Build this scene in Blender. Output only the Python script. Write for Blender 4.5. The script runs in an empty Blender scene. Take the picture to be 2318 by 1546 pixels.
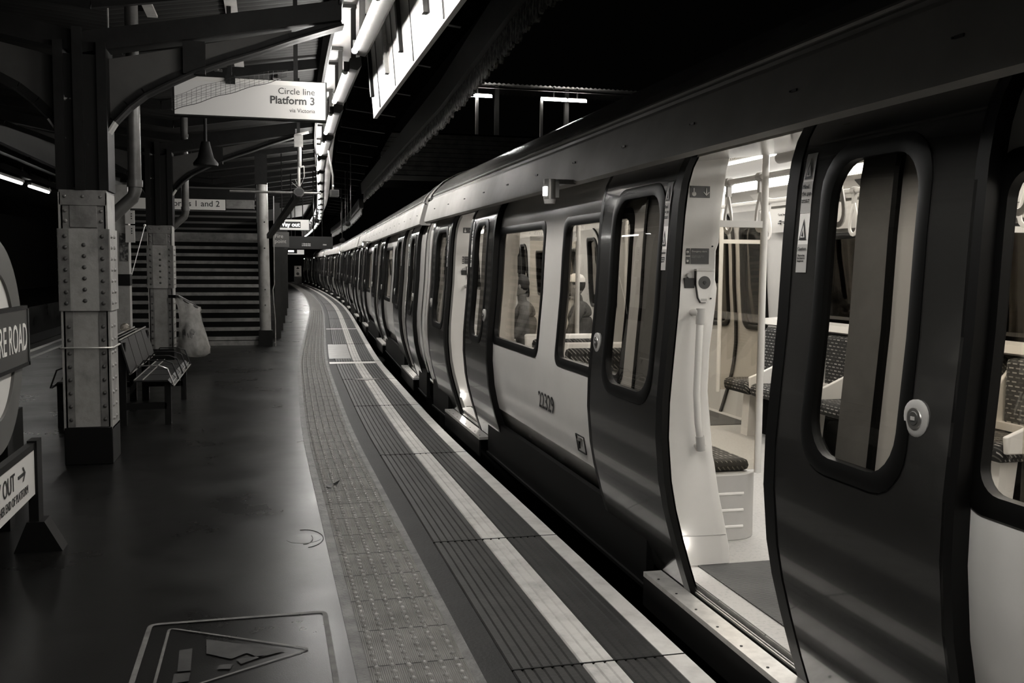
import bpy, bmesh, math, random
from mathutils import Vector, Matrix
random.seed(7)
PI = math.pi
scene = bpy.context.scene
COL = scene.collection
# ---------------------------------------------------------------- camera
YAW, PITCH, ROLL = 0.246565, 0.077827, 0.008
FPX, W = 2200.0, 2318.0
cam_d = bpy.data.cameras.new('camera'); cam = bpy.data.objects.new('camera', cam_d); COL.objects.link(cam)
F_ = Vector((math.sin(YAW)*math.cos(PITCH), math.cos(YAW)*math.cos(PITCH), -math.sin(PITCH)))
R0 = Vector((math.cos(YAW), -math.sin(YAW), 0)); U0 = R0.cross(F_)
R_ = R0*math.cos(ROLL)+U0*math.sin(ROLL); U_ = U0*math.cos(ROLL)-R0*math.sin(ROLL)
M = Matrix((R_, U_, -F_)).transposed().to_4x4(); M.translation = (0, 0, 1.6)
cam.matrix_world = M
cam_d.sensor_fit = 'HORIZONTAL'; cam_d.sensor_width = 36.0; cam_d.lens = FPX/W*36.0
cam_d.clip_start = .05; cam_d.clip_end = 500
scene.camera = cam
# ---------------------------------------------------------------- world, exposure
w = bpy.data.worlds.new('night'); scene.world = w; w.use_nodes = True
bg = w.node_tree.nodes['Background']; bg.inputs[0].default_value = (1.0, .96, .9, 1); bg.inputs[1].default_value = 0.0006
scene.view_settings.view_transform = 'Standard'; scene.view_settings.look = 'None'
scene.view_settings.gamma = 1.0; scene.view_settings.use_curve_mapping = False
scene.view_settings.exposure = 0.0
TUBE = 185.0          # platform tubes
BACKTUBE = 25.0
STRIP = 16.0          # carriage ceiling strips
FARTUBE = 70.0
# ---------------------------------------------------------------- materials
def c4(v): return (v, v*.972, v*.925, 1)
def nn(nt, t, **kw):
    n = nt.nodes.new(t)
    for k, v in kw.items(): setattr(n, k, v)
    return n
MATS = {}
def mat(name, v, rough=.5, metal=0, v2=None, scale=6, lo=.4, hi=.65, bump=0, bscale=60, rough2=None, spec=.5, detail=6, coat=0):
    if name in MATS: return MATS[name]
    m = bpy.data.materials.new(name); m.use_nodes = True; nt = m.node_tree
    b = nt.nodes['Principled BSDF']
    b.inputs['Base Color'].default_value = c4(v); b.inputs['Roughness'].default_value = rough
    b.inputs['Metallic'].default_value = metal; b.inputs['Specular IOR Level'].default_value = spec
    if coat: b.inputs['Coat Weight'].default_value = coat; b.inputs['Coat Roughness'].default_value = .06
    tc = nn(nt, 'ShaderNodeTexCoord')
    if v2 is not None or rough2 is not None:
        nz = nn(nt, 'ShaderNodeTexNoise'); nz.inputs['Scale'].default_value = scale; nz.inputs['Detail'].default_value = detail
        nz.inputs['Roughness'].default_value = .62
        nt.links.new(tc.outputs['Object'], nz.inputs['Vector'])
        mr = nn(nt, 'ShaderNodeMapRange'); mr.inputs['From Min'].default_value = lo; mr.inputs['From Max'].default_value = hi
        nt.links.new(nz.outputs['Fac'], mr.inputs['Value'])
        if v2 is not None:
            mx = nn(nt, 'ShaderNodeMix', data_type='RGBA'); mx.inputs[6].default_value = c4(v); mx.inputs[7].default_value = c4(v2)
            nt.links.new(mr.outputs[0], mx.inputs[0]); nt.links.new(mx.outputs[2], b.inputs['Base Color'])
        if rough2 is not None:
            m2 = nn(nt, 'ShaderNodeMapRange'); m2.inputs['To Min'].default_value = rough; m2.inputs['To Max'].default_value = rough2
            nt.links.new(mr.outputs[0], m2.inputs['Value']); nt.links.new(m2.outputs[0], b.inputs['Roughness'])
    if bump:
        n2 = nn(nt, 'ShaderNodeTexNoise'); n2.inputs['Scale'].default_value = bscale; n2.inputs['Detail'].default_value = 4
        nt.links.new(tc.outputs['Object'], n2.inputs['Vector'])
        bp = nn(nt, 'ShaderNodeBump'); bp.inputs['Strength'].default_value = bump; bp.inputs['Distance'].default_value = .01
        nt.links.new(n2.outputs['Fac'], bp.inputs['Height']); nt.links.new(bp.outputs[0], b.inputs['Normal'])
    MATS[name] = m
    return m
def emat(name, s):
    if name in MATS: return MATS[name]
    m = bpy.data.materials.new(name); m.use_nodes = True; b = m.node_tree.nodes['Principled BSDF']
    b.inputs['Base Color'].default_value = c4(.45); b.inputs['Emission Color'].default_value = (1, .975, .93, 1); b.inputs['Emission Strength'].default_value = s
    MATS[name] = m; return m
def glassmat(name, tint=.8, refl=1.0, rough=.0):
    if name in MATS: return MATS[name]
    m = bpy.data.materials.new(name); m.use_nodes = True; nt = m.node_tree; nt.nodes.clear()
    o = nn(nt, 'ShaderNodeOutputMaterial'); t = nn(nt, 'ShaderNodeBsdfTransparent'); g = nn(nt, 'ShaderNodeBsdfGlossy'); mx = nn(nt, 'ShaderNodeMixShader')
    t.inputs[0].default_value = c4(tint); g.inputs['Roughness'].default_value = rough; g.inputs['Color'].default_value = c4(refl)
    fr = nn(nt, 'ShaderNodeFresnel'); ge = nn(nt, 'ShaderNodeNewGeometry'); io = nn(nt, 'ShaderNodeMapRange'); io.inputs['To Min'].default_value = 1.55; io.inputs['To Max'].default_value = 1/1.55
    nt.links.new(ge.outputs['Backfacing'], io.inputs['Value']); nt.links.new(io.outputs[0], fr.inputs['IOR'])
    nt.links.new(fr.outputs[0], mx.inputs[0]); nt.links.new(t.outputs[0], mx.inputs[1]); nt.links.new(g.outputs[0], mx.inputs[2]); nt.links.new(mx.outputs[0], o.inputs[0])
    MATS[name] = m; return m
def stripemat(name, v, v2, scale, axis='X', rough=.5, bump=.6, noise=.05, metal=0):
    """fine ribs running lengthwise, in object coordinates"""
    if name in MATS: return MATS[name]
    m = mat(name, v, rough, metal); nt = m.node_tree; b = nt.nodes['Principled BSDF']; tc = [n for n in nt.nodes if n.type == 'TEX_COORD'][0]
    wv = nn(nt, 'ShaderNodeTexWave', bands_direction=axis); wv.inputs['Scale'].default_value = scale; wv.inputs['Distortion'].default_value = 0
    nt.links.new(tc.outputs['UV' if name.startswith('uv') else 'Object'], wv.inputs['Vector'])
    nz = nn(nt, 'ShaderNodeTexNoise'); nz.inputs['Scale'].default_value = 5; nz.inputs['Detail'].default_value = 8
    nt.links.new(tc.outputs['Object'], nz.inputs['Vector'])
    mx = nn(nt, 'ShaderNodeMix', data_type='RGBA'); mx.inputs[6].default_value = c4(v); mx.inputs[7].default_value = c4(v2)
    ad = nn(nt, 'ShaderNodeMath', operation='MULTIPLY'); ad.inputs[1].default_value = 1.0
    mr = nn(nt, 'ShaderNodeMapRange'); mr.inputs['From Min'].default_value = .3; mr.inputs['From Max'].default_value = .7
    nt.links.new(nz.outputs['Fac'], mr.inputs['Value']); nt.links.new(mr.outputs[0], ad.inputs[0]); nt.links.new(ad.outputs[0], mx.inputs[0])
    nt.links.new(mx.outputs[2], b.inputs['Base Color'])
    bp = nn(nt, 'ShaderNodeBump'); bp.inputs['Strength'].default_value = bump; bp.inputs['Distance'].default_value = .004
    nt.links.new(wv.outputs['Color'], bp.inputs['Height']); nt.links.new(bp.outputs[0], b.inputs['Normal'])
    return m
def moquette():
    m = mat('moquette', .012, .85); nt = m.node_tree; b = nt.nodes['Principled BSDF']; tc = [n for n in nt.nodes if n.type == 'TEX_COORD'][0]
    sp = nn(nt, 'ShaderNodeSeparateXYZ'); cb = nn(nt, 'ShaderNodeCombineXYZ'); a1 = nn(nt, 'ShaderNodeMath', operation='ADD'); a2 = nn(nt, 'ShaderNodeMath', operation='ADD')
    nt.links.new(tc.outputs['Object'], sp.inputs[0])
    nt.links.new(sp.outputs[0], a1.inputs[0]); nt.links.new(sp.outputs[1], a1.inputs[1]); nt.links.new(sp.outputs[0], a2.inputs[0]); nt.links.new(sp.outputs[2], a2.inputs[1])
    nt.links.new(a1.outputs[0], cb.inputs[0]); nt.links.new(a2.outputs[0], cb.inputs[1])
    br = nn(nt, 'ShaderNodeTexBrick'); br.inputs['Scale'].default_value = 9; br.inputs['Color1'].default_value = c4(.34); br.inputs['Color2'].default_value = c4(.012); br.inputs['Mortar'].default_value = c4(.012)
    br.inputs['Mortar Size'].default_value = .085; br.inputs['Mortar Smooth'].default_value = 0; br.inputs['Bias'].default_value = -.1
    nt.links.new(cb.outputs[0], br.inputs['Vector']); nt.links.new(br.outputs['Color'], b.inputs['Base Color'])
    return m
def film():
    m = mat('bag_film2', .55, .3, v2=.4, scale=9, bump=.6, bscale=14); nt = m.node_tree; b = nt.nodes['Principled BSDF']; o = [n for n in nt.nodes if n.type == 'OUTPUT_MATERIAL'][0]
    t = nn(nt, 'ShaderNodeBsdfTransparent'); mx = nn(nt, 'ShaderNodeMixShader'); mx.inputs[0].default_value = .5
    nt.links.new(t.outputs[0], mx.inputs[1]); nt.links.new(b.outputs[0], mx.inputs[2]); nt.links.new(mx.outputs[0], o.inputs[0]); return m
M_ASPH = mat('asphalt', .004, .25, v2=.009, scale=1.3, rough2=.37, spec=.12, bump=.05, bscale=160, lo=.3, hi=.7, detail=8)
M_CONC = mat('old_concrete', .05, .55, v2=.13, scale=6, bump=.5)
M_TACT = stripemat('uv_tactile', .13, .25, 15, 'X', .42, 1.0)
M_DOME = mat('dome', .16, .5, v2=.28, scale=8)
M_BROWN = stripemat('uv_brown', .042, .075, 1, 'X', .45, .5)
M_DARKS = mat('dark_slab', .008, .6, v2=.013, scale=5, bump=.2, spec=.25)
M_PALE = stripemat('uv_pale', .38, .27, 1, 'X', .5, .4)
M_EDGE = mat('edge_white', .52, .5, v2=.36, scale=7, lo=.45, hi=.75, bump=.15)
M_HATCH = mat('hatch', .22, .4, v2=.3, scale=5)
M_BLACK = mat('black', .003, .5, spec=.2)
M_TRACK = mat('ballast', .012, .9, v2=.03, scale=12, bump=.8, bscale=30)
M_RAIL = mat('rail', .25, .3, 1)
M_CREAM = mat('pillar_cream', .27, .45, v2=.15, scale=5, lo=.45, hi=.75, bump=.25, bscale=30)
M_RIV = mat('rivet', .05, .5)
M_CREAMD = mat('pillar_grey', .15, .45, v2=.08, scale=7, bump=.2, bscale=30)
M_BAND = mat('steel_band', .75, .3, .6)
M_IRON = mat('dark_iron', .004, .6, spec=.15, v2=.007, scale=4, bump=.2, bscale=20)
M_PEEL = mat('peeling_iron', .005, .6, spec=.15, v2=.3, scale=5.0, lo=.62, hi=.66)
M_PANEL = mat('grey_panel', .045, .6, spec=.2, v2=.035, scale=3)
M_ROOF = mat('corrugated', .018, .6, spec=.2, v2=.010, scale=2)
M_FIT = mat('light_fitting', .035, .5, spec=.3)
M_WHITE = mat('white_board', .25, .4, v2=.21, scale=3)
M_BODY = mat('body_white', .76, .16, v2=.70, scale=1.5, coat=.3, rough2=.22)
M_DOOR = mat('door_dark', .020, .2, v2=.026, scale=2, coat=.5)
M_CANT = mat('cantrail_grey', .50, .5, v2=.43, scale=2, rough2=.6, spec=.3)
M_TROOF = mat('train_roof', .26, .22, v2=.20, scale=2, coat=.3)
M_GUT = mat('gutter', .6, .2, .35)
M_RUB = mat('rubber', .003, .4, spec=.2)
M_UND = mat('underframe', .003, .6, spec=.12, v2=.002, scale=3)
M_JAMB = mat('jamb', .2, .4, v2=.16, scale=5)
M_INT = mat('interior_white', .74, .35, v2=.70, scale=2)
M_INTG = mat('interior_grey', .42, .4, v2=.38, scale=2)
M_HEAD = mat('header_panel', .5, .12, v2=.42, scale=7)
M_IFLR = mat('car_floor', .42, .5, v2=.32, scale=60, lo=.5, hi=.7)
M_IMAT = stripemat('door_mat', .035, .07, 28, 'Y', .4, 1.0)
M_SILL = mat('sill_metal', .62, .33, .6, v2=.5, scale=20)
M_MOQ = moquette()
M_POLE = mat('pole', .68, .25)
M_GLASS = glassmat('car_glass', .80)
M_GLASSD = glassmat('door_glass', .72)
M_TINT = glassmat('night_glass', .25)
M_CLEAR = glassmat('clear_glass', .93, .6)
M_LAB = mat('label_white', .72, .4)
M_LABD = mat('label_dark', .06, .4)
M_LABG = mat('label_grey', .42, .4)
M_INK = mat('ink', .01, .5)
M_SIGNW = mat('sign_white', .6, .35)
M_STEEL = mat('steel', .45, .3, .9)
M_ZINC = mat('zinc', .07, .4, .2, v2=.045, scale=8)
M_SEATM = mat('bench_metal', .010, .5, .1, spec=.3)
M_BAG = glassmat('bag_film', .72, 1, .25)
M_BAG2 = film()
M_RUBB = mat('rubbish', .06, .6, v2=.2, scale=14)
M_RND = mat('roundel_grey', .075, .35)
M_RNDB = mat('roundel_bar', .035, .35)
M_FASC = mat('fascia', .022, .6, spec=.2, v2=.018, scale=5, bump=.2)
M_FLAKE = mat('flaking', .02, .7, v2=.2, scale=18, lo=.45, hi=.62, bump=.8, bscale=25)
M_STAIRN = mat('stair_nosing', .22, .5, v2=.13, scale=6)
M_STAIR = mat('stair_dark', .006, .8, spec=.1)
M_TUBE = emat('tube_light', TUBE); M_STRIP = emat('strip_light', STRIP); M_FART = emat('far_tube', FARTUBE)
M_BT = emat('far_platform_tube', BACKTUBE)
M_LED = emat('led', 170.0); M_IND = emat('indicator', 25.0); M_WAY = emat('way_letters', 3.0); M_WAYP = emat('way_panel', .28); M_DESC = emat('describer', .8)
M_SIGNL = emat('lit_sign', .10); M_SIGNL.node_tree.nodes['Principled BSDF'].inputs['Base Color'].default_value = c4(.26)
M_SKIN = mat('skin', .3, .5); M_HAIR = mat('hair', .02, .6); M_CLOTH = mat('dark_clothes', .05, .9, v2=.08, scale=20); M_CLOTH2 = mat('grey_clothes', .15, .9, v2=.1, scale=20); M_CAP = mat('white_cap', .75, .7)
# ---------------------------------------------------------------- mesh builder
DEF_SH = (0, 0, 0)
class MB:
    def __init__(s): s.v = []; s.f = []; s.m = []; s.mats = []; s.uv = {}
    def mi(s, m):
        if m not in s.mats: s.mats.append(m)
        return s.mats.index(m)
    def add(s, vs, fs, m):
        b = len(s.v); s.v += [tuple(v) for v in vs]; i = s.mi(m)
        for f in fs: s.f.append([b+k for k in f]); s.m.append(i)
        return b
    def box(s, a, b, m, rz=0, piv=None, taper=None):
        x0, y0, z0 = a; x1, y1, z1 = b
        vs = [Vector(p) for p in ((x0,y0,z0),(x1,y0,z0),(x1,y1,z0),(x0,y1,z0),(x0,y0,z1),(x1,y0,z1),(x1,y1,z1),(x0,y1,z1))]
        if taper:
            cx, cy = (x0+x1)/2, (y0+y1)/2
            for v in vs[4:]: v.x = cx+(v.x-cx)*taper; v.y = cy+(v.y-cy)*taper
        if rz:
            p = Vector(piv or ((x0+x1)/2, (y0+y1)/2, 0)); r = Matrix.Rotation(rz, 3, 'Z'); p.z = 0
            vs = [r@(v-p)+p for v in vs]
        s.add(vs, [(0,3,2,1),(4,5,6,7),(0,1,5,4),(1,2,6,5),(2,3,7,6),(3,0,4,7)], m)
    def bar(s, p, q, wd, ht, m, up=(0,0,1)):
        p, q = Vector(p), Vector(q); d = (q-p).normalized(); u = Vector(up)
        if abs(d.dot(u)) > .98: u = Vector((1,0,0))
        a = d.cross(u).normalized()*wd/2; b = a.cross(d).normalized()*ht/2
        vs = [p-a-b, p+a-b, p+a+b, p-a+b, q-a-b, q+a-b, q+a+b, q-a+b]
        s.add(vs, [(3,2,1,0),(4,5,6,7),(0,1,5,4),(1,2,6,5),(2,3,7,6),(3,0,4,7)], m)
    def cyl(s, p, q, r, m, n=12, r2=None, caps=True):
        p, q = Vector(p), Vector(q); d = (q-p).normalized(); u = Vector((0,0,1)) if abs(d.z) < .9 else Vector((1,0,0))
        a = d.cross(u).normalized(); b = d.cross(a).normalized(); r2 = r if r2 is None else r2; vs = []
        for c, rr in ((p, r), (q, r2)):
            for k in range(n): t = 2*PI*k/n; vs.append(c+(a*math.cos(t)+b*math.sin(t))*rr)
        fs = [(k, (k+1)%n, n+(k+1)%n, n+k) for k in range(n)]
        if caps: fs += [tuple(range(n-1, -1, -1)), tuple(range(n, 2*n))]
        s.add(vs, fs, m)
    def tube(s, pts, r, m, n=8, closed=False, flat=1.0):
        pts = [Vector(p) for p in pts]; N = len(pts); rs = r if isinstance(r, (list, tuple)) else [r]*N; vs = []; prev = None
        for i, p in enumerate(pts):
            if closed: d = pts[(i+1)%N]-pts[i-1]
            else: d = pts[min(i+1, N-1)]-pts[max(i-1, 0)]
            d.normalize()
            if prev is None:
                u = Vector((0,0,1)) if abs(d.z) < .9 else Vector((1,0,0)); a = d.cross(u).normalized()
            else: a = (prev-d*prev.dot(d)).normalized()
            prev = a; b = d.cross(a)
            for k in range(n): t = 2*PI*k/n; vs.append(p+(a*math.cos(t)+b*math.sin(t)*flat)*rs[i])
        fs = []
        for i in range(N if closed else N-1):
            j = (i+1)%N
            fs += [(i*n+k, i*n+(k+1)%n, j*n+(k+1)%n, j*n+k) for k in range(n)]
        if not closed: fs += [tuple(range(n-1, -1, -1)), tuple((N-1)*n+k for k in range(n))]
        s.add(vs, fs, m)
    def lathe(s, c, ax, prof, m, n=16):
        """prof: (distance along ax, radius)"""
        c = Vector(c); d = Vector(ax).normalized(); u = Vector((0,0,1)) if abs(d.z) < .9 else Vector((1,0,0))
        a = d.cross(u).normalized(); b = d.cross(a).normalized(); vs = []
        for h, r in prof:
            for k in range(n): t = 2*PI*k/n; vs.append(c+d*h+(a*math.cos(t)+b*math.sin(t))*r)
        fs = []
        for i in range(len(prof)-1): fs += [(i*n+k, i*n+(k+1)%n, (i+1)*n+(k+1)%n, (i+1)*n+k) for k in range(n)]
        fs += [tuple(range(n-1, -1, -1)), tuple((len(prof)-1)*n+k for k in range(n))]
        s.add(vs, fs, m)
    def poly(s, pts, m): s.add(pts, [tuple(range(len(pts)))], m)
    def prism(s, pts, off, m):
        n = len(pts); o = Vector(off); P = [Vector(p) for p in pts]
        s.add(P+[p+o for p in P], [tuple(range(n-1, -1, -1)), tuple(range(n, 2*n))]+[(k, (k+1)%n, n+(k+1)%n, n+k) for k in range(n)], m)
    def strip(s, rows, m):
        """rows: list of equal-length point lists"""
        n = len(rows[0]); vs = [p for r in rows for p in r]
        s.add(vs, [(i*n+k, i*n+k+1, (i+1)*n+k+1, (i+1)*n+k) for i in range(len(rows)-1) for k in range(n-1)], m)
    def dome(s, c, r, h, m, n=8, ax=(0,0,1)):
        s.lathe(c, ax, [(0, r), (h*.55, r*.85), (h*.9, r*.5), (h, r*.12)], m, n)
    def sphere(s, c, r, m, n=12, sc=(1,1,1)):
        c = Vector(c); vs = [c+Vector((0,0,-r*sc[2]))]; k = n//2
        for i in range(1, k):
            t = PI*i/k
            for j in range(n): vs.append(c+Vector((math.sin(t)*math.cos(2*PI*j/n)*sc[0], math.sin(t)*math.sin(2*PI*j/n)*sc[1], -math.cos(t)*sc[2]))*r)
        vs.append(c+Vector((0,0,r*sc[2]))); fs = [(0, 1+(j+1)%n, 1+j) for j in range(n)]
        for i in range(k-2): fs += [(1+i*n+j, 1+i*n+(j+1)%n, 1+(i+1)*n+(j+1)%n, 1+(i+1)*n+j) for j in range(n)]
        L = len(vs)-1; fs += [(L, 1+(k-2)*n+j, 1+(k-2)*n+(j+1)%n) for j in range(n)]
        s.add(vs, fs, m)
    def text(s, body, size, o, xd, yd, m, align='LEFT', ext=.0008, bold=0, sx=1.0):
        cu = bpy.data.curves.new('t', 'FONT'); cu.body = body; cu.size = size; cu.align_x = align; cu.extrude = ext; cu.offset = bold; cu.resolution_u = 3; cu.space_line = .95
        ob = bpy.data.objects.new('t', cu); me = bpy.data.meshes.new_from_object(ob)
        xd, yd = Vector(xd).normalized(), Vector(yd).normalized(); zd = xd.cross(yd); o = Vector(o)
        s.add([o+xd*v.co.x*sx+yd*v.co.y+zd*(v.co.z+ext) for v in me.vertices], [tuple(p.vertices) for p in me.polygons], m)
        bpy.data.objects.remove(ob); bpy.data.curves.remove(cu); bpy.data.meshes.remove(me)
    def build(s, name, parent=None, sh=None, smooth=40, solid=0, bevel=0):
        if sh is None: sh = DEF_SH
        me = bpy.data.meshes.new(name); me.from_pydata([(v[0]-sh[0], v[1]-sh[1], v[2]-sh[2]) for v in s.v], [], s.f)
        for m in s.mats: me.materials.append(m)
        me.polygons.foreach_set('material_index', s.m); me.update()
        if smooth: me.polygons.foreach_set('use_smooth', [True]*len(me.polygons)); me.set_sharp_from_angle(angle=math.radians(smooth))
        o = bpy.data.objects.new(name, me); COL.objects.link(o)
        if parent: o.parent = parent
        if solid:
            md = o.modifiers.new('solid', 'SOLIDIFY'); md.thickness = solid; md.offset = -1
        if bevel:
            md = o.modifiers.new('bevel', 'BEVEL'); md.width = bevel; md.segments = 2; md.limit_method = 'ANGLE'; md.angle_limit = .6
        return o
def empty(name, loc, rz=0):
    o = bpy.data.objects.new(name, None); COL.objects.link(o); o.location = loc; o.rotation_euler = (0, 0, rz); o.empty_display_size = .2
    return o
def tag(o, label, cat, group=None, kind=None):
    if label: o['label'] = label
    if cat: o['category'] = cat
    if group: o['group'] = group
    if kind: o['kind'] = kind
    return o
def struct(o, label=None):
    o['kind'] = 'structure'
    if label: o['label'] = label
    return o
def copy_tree(o, parent=None):
    c = o.copy(); COL.objects.link(c); c.parent = parent
    for ch in list(o.children): copy_tree(ch, c)
    return c
def uvx(o, f):
    """uv = f(co) for wave ribs"""
    me = o.data; ul = me.uv_layers.new(name='uv')
    for l in me.loops: ul.data[l.index].uv = f(me.vertices[l.vertex_index].co)
# ---------------------------------------------------------------- platform edge curve
EP = [(-8, 1.66), (0, 1.66), (3.3, 1.66), (6, 1.65), (9.3, 1.645), (13, 1.72), (16.2, 1.81), (20, 2.0), (26, 2.32), (32, 2.63), (38, 2.87), (46, 3.05), (55, 3.14), (65, 3.12), (76, 2.96), (90, 2.5), (100, 2.0)]
def E(y):
    if y <= EP[0][0]: return EP[0][1]
    for i in range(len(EP)-1):
        if EP[i][0] <= y <= EP[i+1][0]:
            y0, a = EP[i]; y1, b = EP[i+1]; t = (y-y0)/(y1-y0)
            ma = (b-EP[max(i-1, 0)][1])/(y1-EP[max(i-1, 0)][0])*(y1-y0); mb = (EP[min(i+2, len(EP)-1)][1]-a)/(EP[min(i+2, len(EP)-1)][0]-y0)*(y1-y0)
            return (2*t**3-3*t*t+1)*a+(t**3-2*t*t+t)*ma+(-2*t**3+3*t*t)*b+(t**3-t*t)*mb
    return EP[-1][1]
YS = [-7+.5*i for i in range(14)]+[i*.5 for i in range(0, 60)]+[30+i for i in range(60)]
def ribbon(o0, o1, z, m, y0=-7, y1=89, step=None, zt=None):
    """surface between offsets o0 (left) and o1 (right) from the edge; a real slab with thickness"""
    mb = MB(); ys = [y0]+[y for y in YS if y0 < y < y1]+[y1]
    rows = []
    zb = z-.03 if zt is None else zt
    for y in ys:
        e = E(y); a = e-o0 if not isinstance(o0, tuple) else o0[0]; b = e-o1
        rows.append([(a, y, zb), (a, y, z), (b, y, z), (b, y, zb)])
    mb.strip(rows, m); return mb
# ---------------------------------------------------------------- setting: platform
mb = MB(); rows = []
for y in [-7]+[y for y in YS if -7 < y]:
    e = E(y); rows.append([(-4.15, y, -1.0), (-4.15, y, 0)]+[(x, y, 0) for x in (-2.5, -1.2, 0)]+[(e-1.34, y, 0)])
mb.strip(rows, M_ASPH)
struct(mb.build('floor', smooth=20), 'dark asphalt platform surface')
o = ribbon(1.34, 1.29, .004, M_CONC, zt=-.2).build('trim_1'); struct(o, 'worn concrete kerb left of the tactile paving')
# tactile strip, tiles with domes
mb = ribbon(1.29, .90, .006, M_TACT, zt=-.2); o = mb.build('trim_2'); struct(o, 'pale ribbed tactile paving strip')
uvx(o, lambda c: ((E(c.y)-c.x)*2.6, c.y*.1))
mb = MB(); k = 0; y = 2.6
while y < 34:
    if y < 16 or k % 1 == 0:
        e = E(y)
        for r in range(6):
            if (k % 6) == 5 and y < 8 and False: continue
            mb.dome((e-.935-.0645*r, y+(.0 if r % 2 else .012), .006), .0135, .0095, M_DOME, 8 if y < 9 else 5)
    y += .0642; k += 1
o = mb.build('tactile_domes'); o['kind'] = 'structure'; o['label'] = 'rows of small raised domes on the tactile strip'; o.name = 'trim_3'
# tile joints
mb = MB(); y = 3.0
while y < 26:
    e = E(y); mb.box((e-1.29, y-.003, .004), (e-.90, y+.003, .0068), M_BLACK); y += .3855
o = mb.build('trim_4'); struct(o, 'dark joints between the tactile tiles')
o = ribbon(.90, .86, .005, M_CONC, zt=-.2).build('trim_5'); struct(o, 'broken concrete kerb right of the tactile paving')
o = ribbon(.86, .74, .0, M_DARKS, zt=-.2).build('trim_6'); struct(o)
mb = MB()
def ribbed(o0, o1, m, n, name, z=.003, y1=89):
    """grooved coping: n ribs across as real geometry"""
    mb = MB(); rows = []
    for y in [-7]+[y for y in YS if -7 < y < y1]+[y1]:
        e = E(y); r = [(e-o0, y, -.2)]; wd = (o0-o1)/n
        for k in range(n):
            a = e-o0+k*wd; r += [(a+.004, y, z-.006), (a+.010, y, z), (a+wd-.004, y, z), (a+wd, y, z-.006)]
        r.append((e-o1, y, -.2)); rows.append(r)
    mb.strip(rows, m); return struct(mb.build(name, smooth=25))
ribbed(.74, .45, mat('brown_paving', .022, .5, spec=.3, v2=.036, scale=4, bump=.15), 7, 'trim_7')['label'] = 'dark ribbed paving between the tactile strip and the pale line'
ribbed(.45, .305, mat('pale_paving', .50, .5, v2=.33, scale=6, lo=.45, hi=.7, bump=.15), 3, 'trim_8')['label'] = 'pale painted ribbed line along the platform'
ribbed(.305, .095, mat('brown_paving2', .016, .5, spec=.3, v2=.026, scale=4, bump=.15), 5, 'trim_9')['label'] = 'dark ribbed paving beside the white edge'
o = ribbon(.095, .0, .004, M_EDGE, zt=-.12).build('trim_10'); struct(o, 'white painted edge of the platform')
# platform front wall under the edge and joints across the coping
mb = MB(); rows = []
for y in [-7]+[y for y in YS if -7 < y]: rows.append([(E(y)-.06, y, -.1), (E(y)-.06, y, -1.1)])
mb.strip(rows, M_DARKS); struct(mb.build('wall_platform_front'))
mb = MB()
for y in (3.62, 5.45, 8.1, 11.0, 13.6, 16.2, 19.7, 24.4, 29, 34, 40):
    e = E(y); mb.box((e-.74, y-.004, -.01), (e+.001, y+.004, .0055), M_BLACK)
struct(mb.build('trim_11'), 'joints across the platform coping')
# white edge line of the opposite side and track beds
mb = MB(); mb.box((-4.2, -7, -.12), (-4.1, 88, .006), M_EDGE); mb.box((-3.9, -7, -.02), (-3.82, 88, .004), M_PALE); struct(mb.build('trim_12'), 'white edge line of the platform side across on the left')
mb = MB(); mb.box((-8.2, -7, -1.4), (-4.2, 95, -1.0), M_TRACK); struct(mb.build('floor_track_left'))
mb = MB(); mb.box((1.55, -7, -1.4), (14, 95, -1.0), M_TRACK); struct(mb.build('floor_track_right'))
mb = MB(); mb.box((-14, -7, -1.2), (-8.2, 95, -.0), M_ASPH); struct(mb.build('floor_far_platform'))
mb = MB()
for x in (-6.9, -5.45): mb.box((x-.035, -7, -1.0), (x+.035, 95, -.86), M_RAIL)
tag(mb.build('running_rails'), 'pair of steel rails on the dark track at far left', 'rail')
mb = MB()
for dx in (.78, 2.215):
    rows = [[(E(y)+dx-.035, y, -.86), (E(y)+dx+.035, y, -.86), (E(y)+dx+.035, y, -1), ] for y in YS]; mb.strip(rows, M_RAIL)
tag(mb.build('running_rails'), 'pair of steel rails under the train', 'rail')
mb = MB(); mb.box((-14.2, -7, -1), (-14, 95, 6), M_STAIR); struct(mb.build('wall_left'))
mb = MB(); mb.box((22, -7, -1.4), (22.2, 95, 5), M_STAIR); struct(mb.build('wall_right'))
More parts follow.
